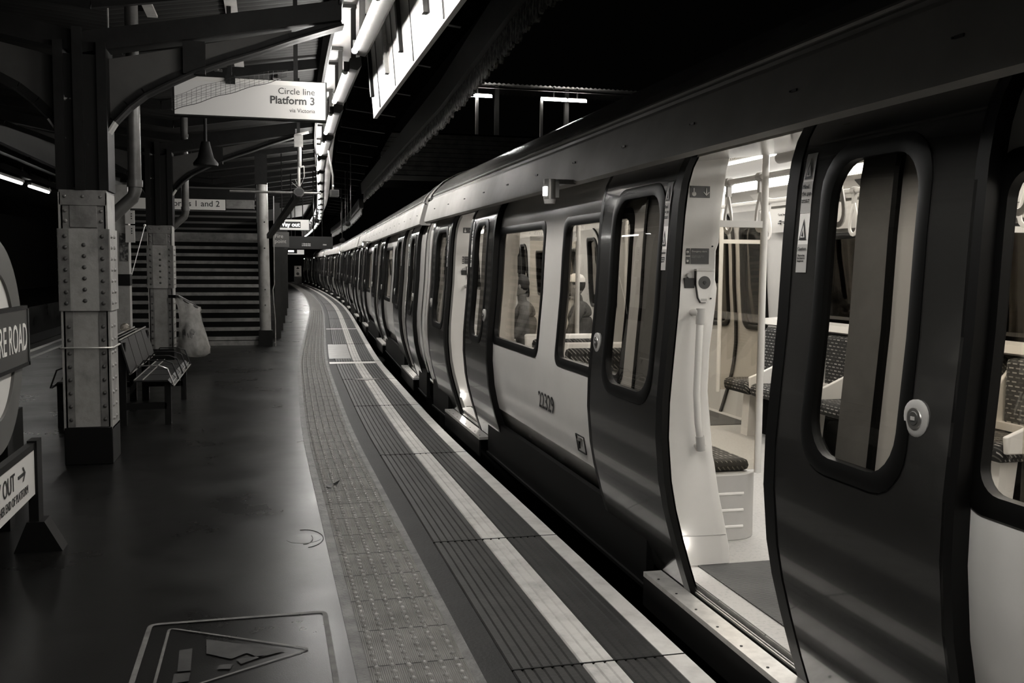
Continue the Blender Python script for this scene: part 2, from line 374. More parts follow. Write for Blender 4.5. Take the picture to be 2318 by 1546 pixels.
# ---------------------------------------------------------------- train carriage
DP = [(-.02, 1.905), (.10, 1.875), (.22, 1.835), (.37, 1.79), (.50, 1.755), (.63, 1.73), (.83, 1.712), (1.0, 1.714), (1.2, 1.73), (1.42, 1.748), (1.7, 1.76), (1.88, 1.772), (1.97, 1.785), (2.04, 1.805), (2.10, 1.835), (2.16, 1.885), (2.24, 1.96)]
def px(z):
    if z <= DP[0][0]: return DP[0][1]
    for i in range(len(DP)-1):
        if z <= DP[i+1][0]:
            a, b = DP[i], DP[i+1]; return a[1]+(b[1]-a[1])*(z-a[0])/(b[0]-a[0])
    return DP[-1][1]
def zl(z0, z1, extra=(), hole=None):
    s = {z0, z1} | {p[0] for p in DP if z0 < p[0] < z1} | set(extra)
    return sorted(s)
def panel(mb, y0, y1, z0, z1, holes, off, m, xf=px):
    Y = {y0, y1}; Z = set(zl(z0, z1))
    for (a, b, c, d, r) in holes:
        Y |= {a, b, a+r, b-r}
        Z = {z for z in Z if not (c < z < c+r or d-r < z < d)}
        Z |= {c, d, c+r, d-r}
    Y = sorted(Y); Z = sorted(Z); P = lambda y, z: (xf(z)+off, y, z)
    idx = {}; vs = []; fs = []
    def V(y, z):
        k = (round(y, 5), round(z, 5))
        if k not in idx: idx[k] = len(vs); vs.append(P(y, z))
        return idx[k]
    for i in range(len(Y)-1):
        for j in range(len(Z)-1):
            cy, cz = (Y[i]+Y[i+1])/2, (Z[j]+Z[j+1])/2
            if any(a < cy < b and c < cz < d for (a, b, c, d, r) in holes): continue
            fs.append((V(Y[i], Z[j]), V(Y[i], Z[j+1]), V(Y[i+1], Z[j+1]), V(Y[i+1], Z[j])))
    for (a, b, c, d, r) in holes:
        for (cy, cz, t0, ky, kz) in ((a+r, c+r, PI, a, c), (b-r, c+r, 1.5*PI, b, c), (b-r, d-r, 0, b, d), (a+r, d-r, .5*PI, a, d)):
            pts = [(cy+r*math.cos(t0+t*PI/16), cz+r*math.sin(t0+t*PI/16)) for t in range(9)]
            for k in range(8): fs.append((V(ky, kz), V(*pts[k+1]), V(*pts[k])))
    # make all normals face the platform (-x)
    out = []
    for f in fs:
        p = [Vector(vs[k]) for k in f[:3]]; n = (p[1]-p[0]).cross(p[2]-p[0]); out.append(f if n.x < 0 else tuple(reversed(f)))
    mb.add(vs, out, m)
def rr(a, b, c, d, r, n=6):
    pts = []
    for (cy, cz, t0) in ((b-r, c+r, -.5*PI), (b-r, d-r, 0), (a+r, d-r, .5*PI), (a+r, c+r, PI)):
        pts += [(cy+r*math.cos(t0+t*PI/2/n), cz+r*math.sin(t0+t*PI/2/n)) for t in range(n+1)]
    # intermediate points on long vertical sides so the ring follows the body curve
    out = []
    for i, p in enumerate(pts):
        q = pts[(i+1) % len(pts)]; out.append(p); L = math.hypot(q[0]-p[0], q[1]-p[1])
        if L > .2 and abs(q[0]-p[0]) < 1e-6:
            for k in range(1, 10): out.append((p[0], p[1]+(q[1]-p[1])*k/10))
    return out
def frame(mb, a, b, c, d, r, wd, off, raise_, deep, m, xf=px):
    loops = []
    O = rr(a, b, c, d, r); sx = (b-a-2*wd)/(b-a); cy = (a+b)/2; cz = (c+d)/2; sz = (d-c-2*wd)/(d-c)
    I = [(cy+(y-cy)*sx, cz+(z-cz)*sz) for y, z in O]
    n = len(O); vs = []
    for L, x in ((O, deep), (O, -raise_*.6), ([(o_[0]*.8+i_[0]*.2, o_[1]*.8+i_[1]*.2) for o_, i_ in zip(O, I)], -raise_), ([(o_[0]*.3+i_[0]*.7, o_[1]*.3+i_[1]*.7) for o_, i_ in zip(O, I)], -raise_), (I, -raise_*.3), (I, deep)):
        vs += [(xf(z)+off+x, y, z) for y, z in L]
    fs = []
    for k in range(5): fs += [(k*n+i, k*n+(i+1) % n, (k+1)*n+(i+1) % n, (k+1)*n+i) for i in range(n)]
    mb.add(vs, fs, m)
def pane(mb, a, b, c, d, off, m, xf=px):
    Z = zl(c, d); mb.strip([[(xf(z)+off, y, z) for z in Z] for y in (a, b)], m)
def strap_strip(mb, y0, y1, z0, z1, off, th, m, xf=px):
    """solid vertical strip following the body curve"""
    Z = zl(z0, z1); rows = [[(xf(z)+off+th, y0, z), (xf(z)+off, y0, z), (xf(z)+off, y1, z), (xf(z)+off+th, y1, z)] for z in Z]
    mb.strip(rows, m)
    for z in (z0, z1): mb.poly([(xf(z)+off+th, y0, z), (xf(z)+off, y0, z), (xf(z)+off, y1, z), (xf(z)+off+th, y1, z)], m)
LEN = 15.06
DC = (-2.01, -7.53, -13.05)
SX = 1.75
def sticker(mb, yc, zt, off, hw=.032):
    """tall warning label with two triangles, reading from the platform"""
    def q(y0, y1, z0, z1, m, e=0): pane(mb, y0, y1, z0, z1, off-.002-e, m)
    q(yc-hw, yc+hw, zt-.40, zt, M_LAB)
    q(yc-hw, yc+hw, zt-.20, zt-.095, M_LABG, .0008); q(yc-hw, yc+hw, zt-.40, zt-.305, M_LABG, .0008)
    for zz in (zt-.085, zt-.29):
        mb.poly([(px(zz)+off-.004, yc-hw*.72, zz), (px(zz+.075)+off-.004, yc, zz+.072), (px(zz)+off-.004, yc+hw*.72, zz)], M_INK)
        mb.poly([(px(zz+.01)+off-.005, yc-hw*.42, zz+.008), (px(zz+.055)+off-.005, yc, zz+.05), (px(zz+.01)+off-.005, yc+hw*.42, zz+.008)], M_LAB)
        mb.poly([(px(zz+.01)+off-.006, yc-hw*.22, zz+.01), (px(zz+.03)+off-.006, yc-.002, zz+.034), (px(zz+.01)+off-.006, yc+hw*.2, zz+.012)], M_INK)
    def t(s_, size, z): mb.text(s_, size, (px(z)+off-.0045, yc+hw*.8, z), (0, -1, 0), (0, 0, 1), M_INK, ext=.0003)
    t('Mind', .021, zt-.118); t('the gap', .019, zt-.140); t('between the train\nand the platform', .0068, zt-.158)
    t('Caution', .0165, zt-.325); t('Obstructing\nthe doors is\ndangerous', .0098, zt-.345)
def leaf(y0, y1, root, seal_side, yb, detail=True, with_label=True, label=None):
    """sliding door leaf; seal_side +1 = seal at y1 side; yb = push button position"""
    mb = MB(); cy = (y0+y1)/2
    ws = (y0+.21, y1-.24) if seal_side > 0 else (y0+.17, y1-.21)
    hole = (ws[0], ws[1], .99, 1.95, .12)
    panel(mb, y0, y1, .10, 2.14, [hole], 0, M_DOOR); panel(mb, y0, y1, .10, 2.14, [hole], .04, M_DOOR)
    d = mb.build('sliding_door', root, (SX, 0, 0))
    if label: d['label'] = label
    mb = MB(); frame(mb, hole[0]-.035, hole[1]+.035, .945, 1.995, .15, .055, 0, .006, .03, M_RUB); mb.build('window_seal', d, smooth=50)
    mb = MB(); pane(mb, hole[0]+.002, hole[1]-.002, .982, 1.958, .018, M_GLASSD); mb.build('window_pane', d)
    mb = MB(); ys = (y1-.055, y1+.015) if seal_side > 0 else (y0-.015, y0+.055)
    strap_strip(mb, ys[0], ys[1], .09, 2.16, -.004, .03, M_RUB); mb.build('edge_seal', d, smooth=50)
    mb = MB(); oz = (y0-.035, y0+.012) if seal_side > 0 else (y1-.012, y1+.035)
    strap_strip(mb, oz[0], oz[1], .09, 2.16, .0, .055, M_RUB); mb.build('edge_seal', d, smooth=50)
    if yb is not None:
        mb = MB(); c = (px(1.19)+.004, yb, 1.19)
        mb.lathe(c, (-1, 0, 0), [(0, .052), (.008, .052), (.011, .045), (.011, .030)], M_LABG, 24)
        mb.lathe((c[0]-.010, yb, 1.19), (-1, 0, 0), [(0, .031), (.004, .029), (.004, .022)], M_STEEL, 24)
        mb.lathe((c[0]-.013, yb, 1.19), (-1, 0, 0), [(0, .021), (.003, .018)], M_LABD, 20)
        mb.box((c[0]-.018, yb-.008, 1.185), (c[0]-.014, yb+.008, 1.195), M_LABG); mb.build('push_button', d)
    if with_label:
        mb = MB(); sy = (y1-.115) if seal_side > 0 else (y0+.115); sticker(mb, sy, 1.985, 0); mb.build('warning_label', d)
    return d
def carriage(name, full=True):
    global DEF_SH
    DEF_SH = (SX, 0, 0)
    root = empty(name, (SX, 0, 0)); S = (SX, 0, 0)
    y0, y1 = -LEN, 0
    # body side
    holes = []
    for c in DC: holes.append((c-.79, c+.79, .06, 2.13, .0))
    WIN = []
    for c in DC[:2]: WIN += [(c-2.73, c-1.44), (c-4.27+0.0, c-3.09)]
    WIN = [(-5.15+.0, -3.46)]  # replaced below
    WIN = []
    for c in DC[:2]:
        WIN.append((c-2.71, c-1.40))       # window just beyond the door nearer the far end
        WIN.append((c-4.33, c-3.17))
    mb = MB()
    segs = [(y0, DC[2]-.79)]+[(DC[2]+.79, DC[1]-.79), (DC[1]+.79, DC[0]-.79)]+[(DC[0]+.79, y1)]
    for a, b in segs:
        hs = [(u, v, 1.005, 1.875, .045) for u, v in WIN if a < u and v < b]
        panel(mb, a, b, .44, 2.2, hs, .05, M_BODY); panel(mb, a, b, .14, 2.2, hs, .10, M_INT)
        mb.strip([[(px(.44)+.05, y, .44), (px(.44)+.10, y, .44)] for y in (a, b)], M_UND)
    body = mb.build('body_side', root, S)
    # black surround strip between door pockets and windows, window frames and panes
    for u, v in WIN:
        mb = MB(); frame(mb, u-.03, v+.03, .975, 1.905, .08, .055, .05, .006, .03, M_RUB); fr = mb.build('window_seal', body, smooth=50)
        mb = MB(); pane(mb, u+.002, v-.002, 1.007, 1.873, .075, M_GLASS); mb.build('window_pane', body)
    # door jambs (grey returns) as strips of the body
    for c in DC:
        for s_ in (-1, 1):
            mb = MB()
            a, b = (c-.97, c-.79) if s_ < 0 else (c+.79, c+.97)
            strap_strip(mb, a, b, .44, 2.15, .043, .012, M_JAMB)
            e = c+s_*.98; strap_strip(mb, e-.012, e+.012, .44, 2.15, .035, .02, M_RUB)
            strap_strip(mb, c+s_*.79-.01, c+s_*.79+.01, .1, 2.13, .05, .06, M_JAMB)
            mb.build('door_jamb', root, S)
    # number, latch
    # cantrail cover and roof
    PR = [(1.755, 2.07), (1.73, 2.085), (1.73, 2.11), (1.785, 2.315), (1.79, 2.325), (1.80, 2.335), (1.80, 2.35)]
    mb = MB(); mb.strip([[(x, y, z) for x, z in PR[:4]] for y in (y0+.02, y1-.06)], M_CANT)
    for y in (y0+.02, y1-.06): mb.poly([(x, y, z) for x, z in PR[:4]]+[(1.95, y, 2.315), (1.95, y, 2.07)], M_CANT)
    for k in range(18):
        y = y0+.5+k*.82; mb.box((1.750, y-.025, 2.20), (1.76, y+.01, 2.209), M_INK); mb.box((1.749, y+.014, 2.202), (1.76, y+.02, 2.208), M_INK)
    mb.build('door_runner_cover', root, S)
    mb = MB(); mb.strip([[(x, y, z) for x, z in PR[3:]] for y in (y0+.05, y1-.25)], M_CANT); mb.tube([(1.81, y0+.05, 2.372), (1.81, y1-.25, 2.372)], .013, M_GUT, 8); mb.build('gutter', root, S)
    RP = [(1.80, 2.34), (1.815, 2.385), (1.87, 2.455), (1.96, 2.535), (2.1, 2.615), (2.3, 2.69), (2.55, 2.74), (2.9, 2.775), (3.21, 2.785)]
    RP = RP+[(6.42-x, z) for x, z in reversed(RP[:-1])]
    mb = MB(); mb.strip([[(x, y, z) for x, z in RP] for y in (y0, y1)], M_TROOF)
    mb.build('roof', root, S, smooth=60)
    mb = MB()
    for X in (2.35, 3.21, 4.1): mb.tube([(X, y0+.2, 2.70 if X != 3.21 else 2.79), (X, y1-.2, 2.70 if X != 3.21 else 2.79)], .012, M_TROOF, 6)
    # ends: frame around gangway
    for ye, s_ in ((y1, 1), (y0, -1)):
        pts = [(px(z)+.05, z) for z in zl(.02, 2.2)]+[(x, z) for x, z in RP if z > 2.3]+[(6.42-px(z)-.05, z) for z in reversed(zl(.02, 2.2))]
        a = min(ye, ye-s_*.02); n = len(pts)
        cx, cz = 3.21, 1.3
        inn = [(cx+(x-cx)*.78, cz+(z-cz)*.86) for x, z in pts]
        vs = [(x, ye, z) for x, z in pts]+[(x, ye, z) for x, z in inn]+[(x, ye-s_*.04, z) for x, z in inn]
        mb.add(vs, [(k, k+1, n+k+1, n+k) for k in range(n-1)]+[(n+k, n+k+1, 2*n+k+1, 2*n+k) for k in range(n-1)], M_BODY)
    # pale end bands wrapping the side at each end
    for a, b in ((y1-.16, y1), (y0, y0+.16)):
        Z = [z for z in zl(.3, 2.2)]; rows = [[(px(z)+.035, y, z) for z in Z]+[(1.785, y, 2.35)]+[(x-.012, y, z+.012) for x, z in RP[1:9]] for y in (a, b)]
        mb.strip(rows, M_BODY)
    mb.build('end_frame', root, S)
    # bellows towards the next carriage
    mb = MB(); nb = 9
    for k in range(nb):
        ya = y1+.02+k*.05
        for (q, dq) in ((0, .02), (1, 0)):
            pass
    rows = []
    for k in range(2*nb+1):
        ya = y1+k*.025; s_ = .05 if k % 2 else .10
        rows.append([(px(z)+.05+s_, ya, z) for z in zl(.2, 2.2)]+[(1.80+s_, ya, 2.35)]+[(x, ya, z-.03-s_*.6) for x, z in RP[2:9]]+[(x, ya, z-.03-s_*.6) for x, z in RP[9:-2]]+[(6.42-px(z)-.05-s_, ya, z) for z in reversed(zl(.2, 2.2))])
    mb.strip(rows, M_RUB); mb.build('gangway_bellows', root, S, smooth=20)
    # underframe
    mb = MB()
    for a, b in ((y0+.1, DC[2]-1.05), (DC[2]+.95, DC[1]-.95), (DC[1]+.95, DC[0]-.95), (DC[0]+.95, y1-.1)):
        mb.box((1.83, a, 0.0), (1.87, b, .30), M_UND); mb.box((1.815, a, -.012), (1.88, b, .006), M_UND)
        mb.box((1.98, a, .28), (2.02, b, .47), M_BLACK)
    mb.box((1.99, y0+.1, -.4), (4.4, y1-.1, .09), M_BLACK)
    mb.build('underframe', root, S)
    for c in DC:
        mb = MB()
        mb.box((1.775, c-.85, .085), (1.868, c+.85, .108), M_SILL)
        mb.box((1.775, c-.85, -.06), (1.787, c+.85, .085), M_BLACK)
        for k in range(8): mb.cyl((1.80, c-.75+k*.21, .107), (1.80, c-.75+k*.21, .1105), .006, M_INK, 8)
        mb.box((1.885, c-.80, .09), (1.93, c+.80, .104), M_BLACK)
        mb.box((1.89, c-.80, .1), (1.896, c+.80, .112), M_SILL); mb.box((1.905, c-.80, .1), (1.911, c+.80, .112), M_SILL)
        mb.box((1.925, c-.79, .09), (2.04, c+.79, .125), M_SILL)
        for k in range(4): mb.box((1.925, c-.5+k*.42, .12), (2.045, c-.495+k*.42, .1262), M_INK)
        mb.build('door_sill', root, S)
    # doors: half open, leaf 1.1 wide on the far side, .93 on the near side of each opening
    for i, c in enumerate(DC):
        a, b = (c-.44, c+.44)
        leaf(b+.08, b+1.09, root, -1, b+1.06-.02 if False else b+1.02, with_label=True)
        leaf(a-.93, a, root, 1, a-.78, with_label=True)
    # body side lamp
    mb = MB(); yl = -5.6
    mb.box((1.60, yl-.022, 1.995), (1.64, yl+.022, 2.09), M_TROOF); mb.cyl((1.59, yl, 1.985), (1.59, yl, 2.10), .036, M_STEEL, 16)
    mb.box((1.60, yl-.012, 2.075), (1.76, yl+.012, 2.10), M_TROOF); mb.cyl((1.59, yl, 1.96), (1.59, yl, 1.985), .03, M_LABG, 16, .036)
    lamp = mb.build('side_lamp', root, S)
    mb = MB(); mb.box((1.551, yl-.028, 2.005), (1.575, yl+.012, 2.055), M_IND); mb.build('lamp_lens', lamp)
    # ---- interior shell
    mb = MB()
    mb.box((1.93, y0+.05, .10), (4.55, y1-.03, .13), M_IFLR); mb.build('interior_floor', root, S)
    for c in DC:
        mb = MB(); mb.prism([(1.85, c-.79, 2.085), (2.40, c-.79, 2.15), (2.42, c-.79, 2.30), (1.9, c-.79, 2.2)], (0, 1.58, 0), M_HEAD); mb.build('door_header', root, S)
        mb = MB(); mb.box((2.04, c-.80, .128), (4.4, c+.80, .136), M_IMAT); mb.build('floor_mat', root, S)
    fx = lambda z: 6.42-px(z)-.02
    mb = MB()     # opposite wall with windows and doors
    Z = zl(.1, 2.2)
    hs2 = [(c-.62, c-.17, 1.02, 2.0, .12) for c in DC]+[(c+.17, c+.62, 1.02, 2.0, .12) for c in DC]+[(u+.1, v-.05, 1.08, 1.86, .06) for u, v in WIN]
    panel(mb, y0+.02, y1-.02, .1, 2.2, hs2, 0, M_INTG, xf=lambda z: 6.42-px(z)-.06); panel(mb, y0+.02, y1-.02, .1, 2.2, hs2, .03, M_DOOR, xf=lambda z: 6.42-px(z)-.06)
    mb.build('opposite_side', root, S)
    mb = MB()
    for (a, b, c_, d_, r) in hs2:
        frame(mb, a-.03, b+.03, c_-.03, d_+.03, .12 if r > .1 else .08, .05, 0, .012, .02, M_RUB, xf=lambda z: 6.42-px(z)-.075)
        pane(mb, a, b, c_, d_, 0, M_TINT, xf=lambda z: 6.42-px(z)-.05)
    for c in DC: strap_strip(mb, c-.02, c+.02, .13, 2.15, -.075, .02, M_RUB, xf=lambda z: 6.42-px(z)-.01)
    mb.build('opposite_window', root, S)
    mb = MB()    # ceiling
    CP = [(1.93, 2.14), (2.0, 2.22), (2.2, 2.29), (2.6, 2.33), (3.21, 2.345)]; CP = CP+[(6.42-x, z) for x, z in reversed(CP[:-1])]
    mb.strip([[(x, y, z) for x, z in CP] for y in (y0+.05, y1-.03)], M_INT); mb.strip([[(x, y, z-.3) for x, z in ((1.84, 2.4), (1.95, 2.45))] for y in (y0+.05, y1)], M_INT)
    mb.build('ceiling_lining', root, S, smooth=60)
    mb = MB()
    for X in (2.95, 4.0): mb.box((X-.07, y0+.4, 2.285), (X+.07, y1-.4, 2.315), M_STRIP)
    mb.build('ceiling_light', root, S)
    if not full:
        DEF_SH = (0, 0, 0); return root, body
    for X in (2.84, 4.11):    # ribbed diffuser frames beside the strips
        mb = MB(); k = -9.3
        while k < -2.2: mb.box((X-.03, k, 2.27), (X+.03, k+.012, 2.30), M_INT); k += .028
        mb.bar((X-.03, -9.3, 2.30), (X-.03, -2.2, 2.30), .01, .02, M_INT); mb.bar((X+.03, -9.3, 2.30), (X+.03, -2.2, 2.30), .01, .02, M_INT); mb.build('light_grille', root, S)
    # draught screens beside the doors
    for c in DC[:2]:
        for s_ in (1, -1):
            ys = c+s_*.79
            PRF = [(.14, 2.215), (.22, 2.21), (.5, 2.145), (.64, 2.12), (.68, 2.11), (1.0, 2.075), (1.2, 2.08), (1.42, 2.105), (1.50, 2.11), (1.54, 2.10), (1.68, 2.10), (1.72, 2.115), (1.86, 2.12), (2.05, 2.145), (2.16, 2.17), (2.22, 2.19)]
            mb = MB(); rows = []
            for z, xr in PRF:
                bul = .0 if z < .66 or z > 1.5 else -.0
                rec = .02 if .70 < z < 1.4 else (.012 if 1.52 < z < 1.70 else 0)
                rows.append([(px(z)+.05, ys+.09*s_, z), (px(z)+.05, ys-.0*s_, z), (px(z)+.07, ys+rec*s_, z), (xr-.05, ys+rec*s_, z), (xr-.012, ys+.004*s_, z), (xr, ys+.02*s_, z), (xr+.004, ys+.06*s_, z)])
            mb.strip(rows, M_INT)
            sc = mb.build('draught_screen', root, S, smooth=50)
            mb = MB(); xh = 1.995
            yy = ys-.05*s_
            mb.tube([(xh-.02, ys+.02*s_, 1.385), (xh-.01, yy, 1.385), (xh, yy, 1.37), (xh-.005, yy, 1.2), (xh-.01, yy, 1.0), (xh+.0, yy, .86), (xh+.02, yy, .74), (xh+.03, yy, .735), (xh+.02, ys+.02*s_, .735)], .017, M_POLE, 10)
            mb.tube([(xh, yy, 1.405), (xh, yy, 1.33)], .021, M_LABG, 10); mb.tube([(xh+.012, yy, .79), (xh+.02, yy, .72)], .021, M_LABG, 10)
            mb.build('grab_handle', sc, smooth=60)
            if s_ > 0:
                f = ys+.001
                mb = MB()
                def lab(x0, x1, z0, z1, m, e=.0): mb.box((x0, f-.004-e, z0), (x1, f+.006, z1), m)
                lab(1.95, 2.0, 1.93, 1.985, M_LABD); lab(2.0, 2.052, 1.93, 1.985, M_LABD)
                mb.text('\u2193', .05, (2.012, f-.006, 1.94), (1, 0, 0), (0, 0, 1), M_LAB); mb.cyl((1.97, f-.006, 1.947), (1.97, f-.004, 1.947), .011, M_LAB); mb.box((1.966, f-.006, 1.95), (1.972, f-.004, 1.975), M_LAB)
                mb.build('notice', sc)
                mb = MB(); f = ys+.013
                lab(1.942, 1.962, 1.655, 1.69, M_LABD); lab(1.942, 1.962, 1.615, 1.65, M_LABD); lab(1.966, 2.060, 1.615, 1.69, M_LABD)
                mb.sphere((1.948, f-.004, 1.63), .007, M_LAB, 8); mb.sphere((1.948, f-.004, 1.672), .007, M_LAB, 8)
                mb.text('Emergency alarm', .0115, (1.969, f-.005, 1.672), (1, 0, 0), (0, 0, 1), M_LAB)
                mb.text('Pull handle to alert driver.\nPenalty for improper use', .0062, (1.969, f-.005, 1.652), (1, 0, 0), (0, 0, 1), M_LABG); mb.build('notice', sc)
                mb = MB(); f = ys+.002
                mb.box((1.932, f-.006, 1.50), (1.982, f+.01, 1.548), M_INK); mb.cyl((1.955, f-.01, 1.56), (1.955, f+.01, 1.56), .012, M_LABG)
                sh = [(1.987, 1.585), (2.065, 1.585), (2.065, 1.50), (2.050, 1.455), (2.038, 1.432), (2.012, 1.432), (1.998, 1.455), (1.987, 1.52)]
                mb.prism([(x, f-.022, z) for x, z in sh], (0, .03, 0), M_LAB)
                mb.prism([(x*1.0+(x-2.026)*.05, f-.014, z+(z-1.51)*.04) for x, z in sh], (0, .02, 0), M_INK)
                mb.cyl((2.026, f-.024, 1.527), (2.026, f-.02, 1.527), .031, M_LABD, 24); mb.cyl((2.026, f-.027, 1.527), (2.026, f-.02, 1.527), .008, M_INK, 12)
                mb.box((1.982, f-.026, 1.582), (2.070, f-.0, 1.592), M_STEEL); mb.box((2.010, f-.024, 1.438), (2.040, f-.02, 1.45), M_LABG)
                for p in ((2.072, 1.70), (2.070, 1.45)): mb.cyl((p[0], f-.006, p[1]), (p[0], f, p[1]), .004, M_INK, 8)
                mb.build('alarm_unit', sc)
                mb = MB(); mb.box((1.925, ys-.01, .24), (1.95, ys+.005, .275), M_LED); mb.build('step_light', sc)
                mb = MB(); mb.box((1.90, ys-.002, .285), (2.18, ys+.0005, .288), M_LABG); mb.box((2.0, ys+.03, .13), (2.2, ys+.07, .16), M_INK); mb.build('kick_plate', sc)
    # poles and rails
    def pole(x, y, za=.13, zb=2.32): m_ = MB(); m_.cyl((x, y, za), (x, y, zb), .019, M_POLE, 14); m_.cyl((x, y, zb-.02), (x, y, zb), .03, M_POLE, 14); return m_.build('grab_pole', root, S)
    c = DC[1]
    for (x, y, za) in ((2.55, c+1.17, .5), (2.55, c-1.17, .5), (2.55, DC[0]-1.17, .5), (3.87, c+1.17, .5), (3.87, c-1.17, .5), (3.87, DC[0]-1.17, .5), (3.87, DC[0]+1.17, .13), (2.55, DC[0]+1.17, .13)): pole(x, y, za)
    for (x, s_) in ((2.55, 1), (3.87, -1)):
        for y in (c+1.17, DC[0]-1.17, c-1.17):
            m_ = MB(); xa = x-.42 if s_ > 0 else x+.05; xb = xa+.37 if s_ < 0 else x
            m_.box((min(x, x-.42*s_), y-.012, 1.81), (max(x, x-.42*s_), y+.012, 1.845), M_POLE)
            scr = m_.build('screen_rail', root, S)
            m_ = MB(); m_.box((min(x-.02*s_, x-.42*s_), y-.004, .52), (max(x-.02*s_, x-.42*s_), y+.004, 1.81), M_CLEAR); m_.build('glass_screen', root, S)
    for X, Zr, n0 in ((2.62, 2.095, 0), (3.78, 2.115, 1)):
        m_ = MB(); m_.cyl((X, -12, Zr), (X, -.8, Zr), .017, M_POLE, 12); rl = m_.build('grab_rail', root, S)
        for k in range(15):
            y = -9.6+.38*k+(.12 if n0 else 0)
            if abs(y-DC[0]) < .4: continue
            m_ = MB(); m_.cyl((X, y-.022, Zr), (X, y+.022, Zr), .026, M_LABG, 12); m_.box((X-.013, y-.013, Zr-.085), (X+.013, y+.013, Zr-.02), M_LABG)
            lp = [(X, y, Zr-.08)]+[(X+(.0), y+.048*math.sin(t*PI/6)*(.35+.65*t/6 if t < 6 else .35+.65*(12-t)/6)*(1 if t < 6 else 1), Zr-.08-.20*(1-abs(6-t)/6)) for t in range(1, 12)]
            pts = []
            for t in range(20):
                u = t/20*2*PI; r = .052*math.sin(u/2)**1.6; pts.append((X, y+r*math.sin(u)*1.25, Zr-.185+.105*math.cos(u)))
            m_.tube(pts, .0075, M_POLE, 6, closed=True, flat=2.0); m_.build('hanging_strap', rl)
    # thick grab rail under the ceiling near the doorway
    mb = MB(); mb.cyl((2.60, c+1.12, 2.17), (2.60, c+.0, 2.17), .028, M_INTG, 12); mb.build('thick_grab_rail', root, S)
    # seats: long box near side between doors, individual seats opposite
    def seatblock(x0, x1, ya, yb, name='seat_base'):
        m_ = MB(); n = 6; r = .16; pts = []
        s_ = 1 if x0 < 3 else -1; xi = x1 if s_ > 0 else x0; xo = x0 if s_ > 0 else x1
        for t in range(n+1): u = t*PI/2/n; pts.append((xi-s_*r+s_*r*math.sin(u), ya+r-r*math.cos(u)))
        pts2 = [(x, yb-(y-ya)) for x, y in reversed(pts)]
        loop = [(xo, ya)]+pts+pts2+[(xo, yb)]
        if s_ < 0: loop = loop[::-1]
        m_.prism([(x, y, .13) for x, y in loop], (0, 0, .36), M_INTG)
        for k in range(3): m_.box((min(xo, xi)+.15, ya-.004, .20+k*.09), (max(xo, xi)-.12, ya+.004, .215+k*.09), M_INT)
        return m_.build(name, root, S, bevel=.012)
    def cushion(x0, x1, ya, yb, z0, z1, par, nm='seat_cushion'):
        m_ = MB(); m_.box((x0, ya, z0), (x1, yb, z1), M_MOQ); return m_.build(nm, par, bevel=.035)
    def arm(par, x0, x1, y, za, zb):
        m_ = MB(); pts = [(x0, za), (x0, zb-.10), (x0+(.06 if x1 > x0 else -.06), zb-.02), (x1, zb), (x1, za)]
        m_.prism([(x, y-.016, z) for x, z in pts], (0, .032, 0), M_INT); m_.build('armrest', par, bevel=.008)
    for c0 in (DC[1], DC[0]):
        a, b = (DC[1]+1.18, DC[0]-1.18)
    sb = seatblock(1.92, 2.60, a, a+1.2)
    cushion(2.0, 2.55, a+.06, a+1.2, .49, .56, sb); 
    m_ = MB(); m_.box((1.86, a+.05, .55), (1.95, a+1.2, 1.0), M_MOQ); m_.build('seat_back', sb, bevel=.03)
    # transverse white-shelled seats behind the windows, facing the far end
    for q, ys in enumerate((a+1.28, a+2.12)):
        m_ = MB(); pr = [(.10, .3), (.12, .50), (.10, .66), (.02, .82), (-.06, .96), (-.12, 1.08), (-.16, 1.08), (-.14, .98), (-.07, .84), (.02, .66), (.03, .48), (.0, .3)]
        m_.prism([(1.90, ys+.2-y, z) for y, z in pr], (.62, 0, 0), M_INT); sh = m_.build('seat_shell', root, S, bevel=.015, smooth=60)
        cushion(1.93, 2.5, ys+.22, ys+.66, .50, .60, sh)
        m_ = MB(); m_.box((1.93, ys+.20, .60), (2.5, ys+.26, 1.05), M_MOQ); m_.build('seat_back', sh, bevel=.03)
        m_ = MB(); m_.box((2.0, ys+.2, .13), (2.4, ys+.55, .5), M_INTG); m_.build('seat_pedestal', sh)
    # opposite long seats
    for (ya, n) in ((DC[1]+1.05, 7), (DC[2]+1.05, 7)):
        for k in range(n):
            y = ya+k*.5
            m_ = MB(); m_.box((4.0, y+.02, .50), (4.46, y+.48, .61), M_MOQ); st = m_.build('seat_cushion', root, S, bevel=.04)
            m_ = MB(); m_.box((4.40, y+.03, .62), (4.50, y+.47, 1.06), M_MOQ); m_.build('seat_back', st, bevel=.03)
            m_ = MB(); m_.prism([(4.47, y, 1.07), (4.40, y, 1.09), (4.41, y, 1.14), (4.56, y, 1.15), (4.56, y, 1.07)], (0, .5, 0), M_INT); m_.box((4.36, y, .62), (4.42, y+.5, .665), M_INT); m_.build('seat_rail', st)
            m_ = MB(); pts = [(4.46, .56), (4.02, .56), (4.01, .66), (4.12, .70), (4.30, .78), (4.40, .92), (4.47, 1.0)]
            m_.prism([(x, y-.016, z) for x, z in pts], (0, .032, 0), M_INT); m_.build('armrest', st, bevel=.008)
            if k % 2 == 0:
                m_ = MB(); m_.prism([(4.08, y+.1, .5), (4.2, y+.1, .5), (4.16, y+.1, .13), (4.06, y+.1, .13)], (0, .12, 0), M_INT); m_.build('seat_leg', st)
        m_ = MB(); m_.box((4.25, ya, .13), (4.5, ya+n*.5, .48), M_STAIR); m_.build('heater_box', root, S)
    # line diagrams and adverts above opposite windows
    mb = MB()
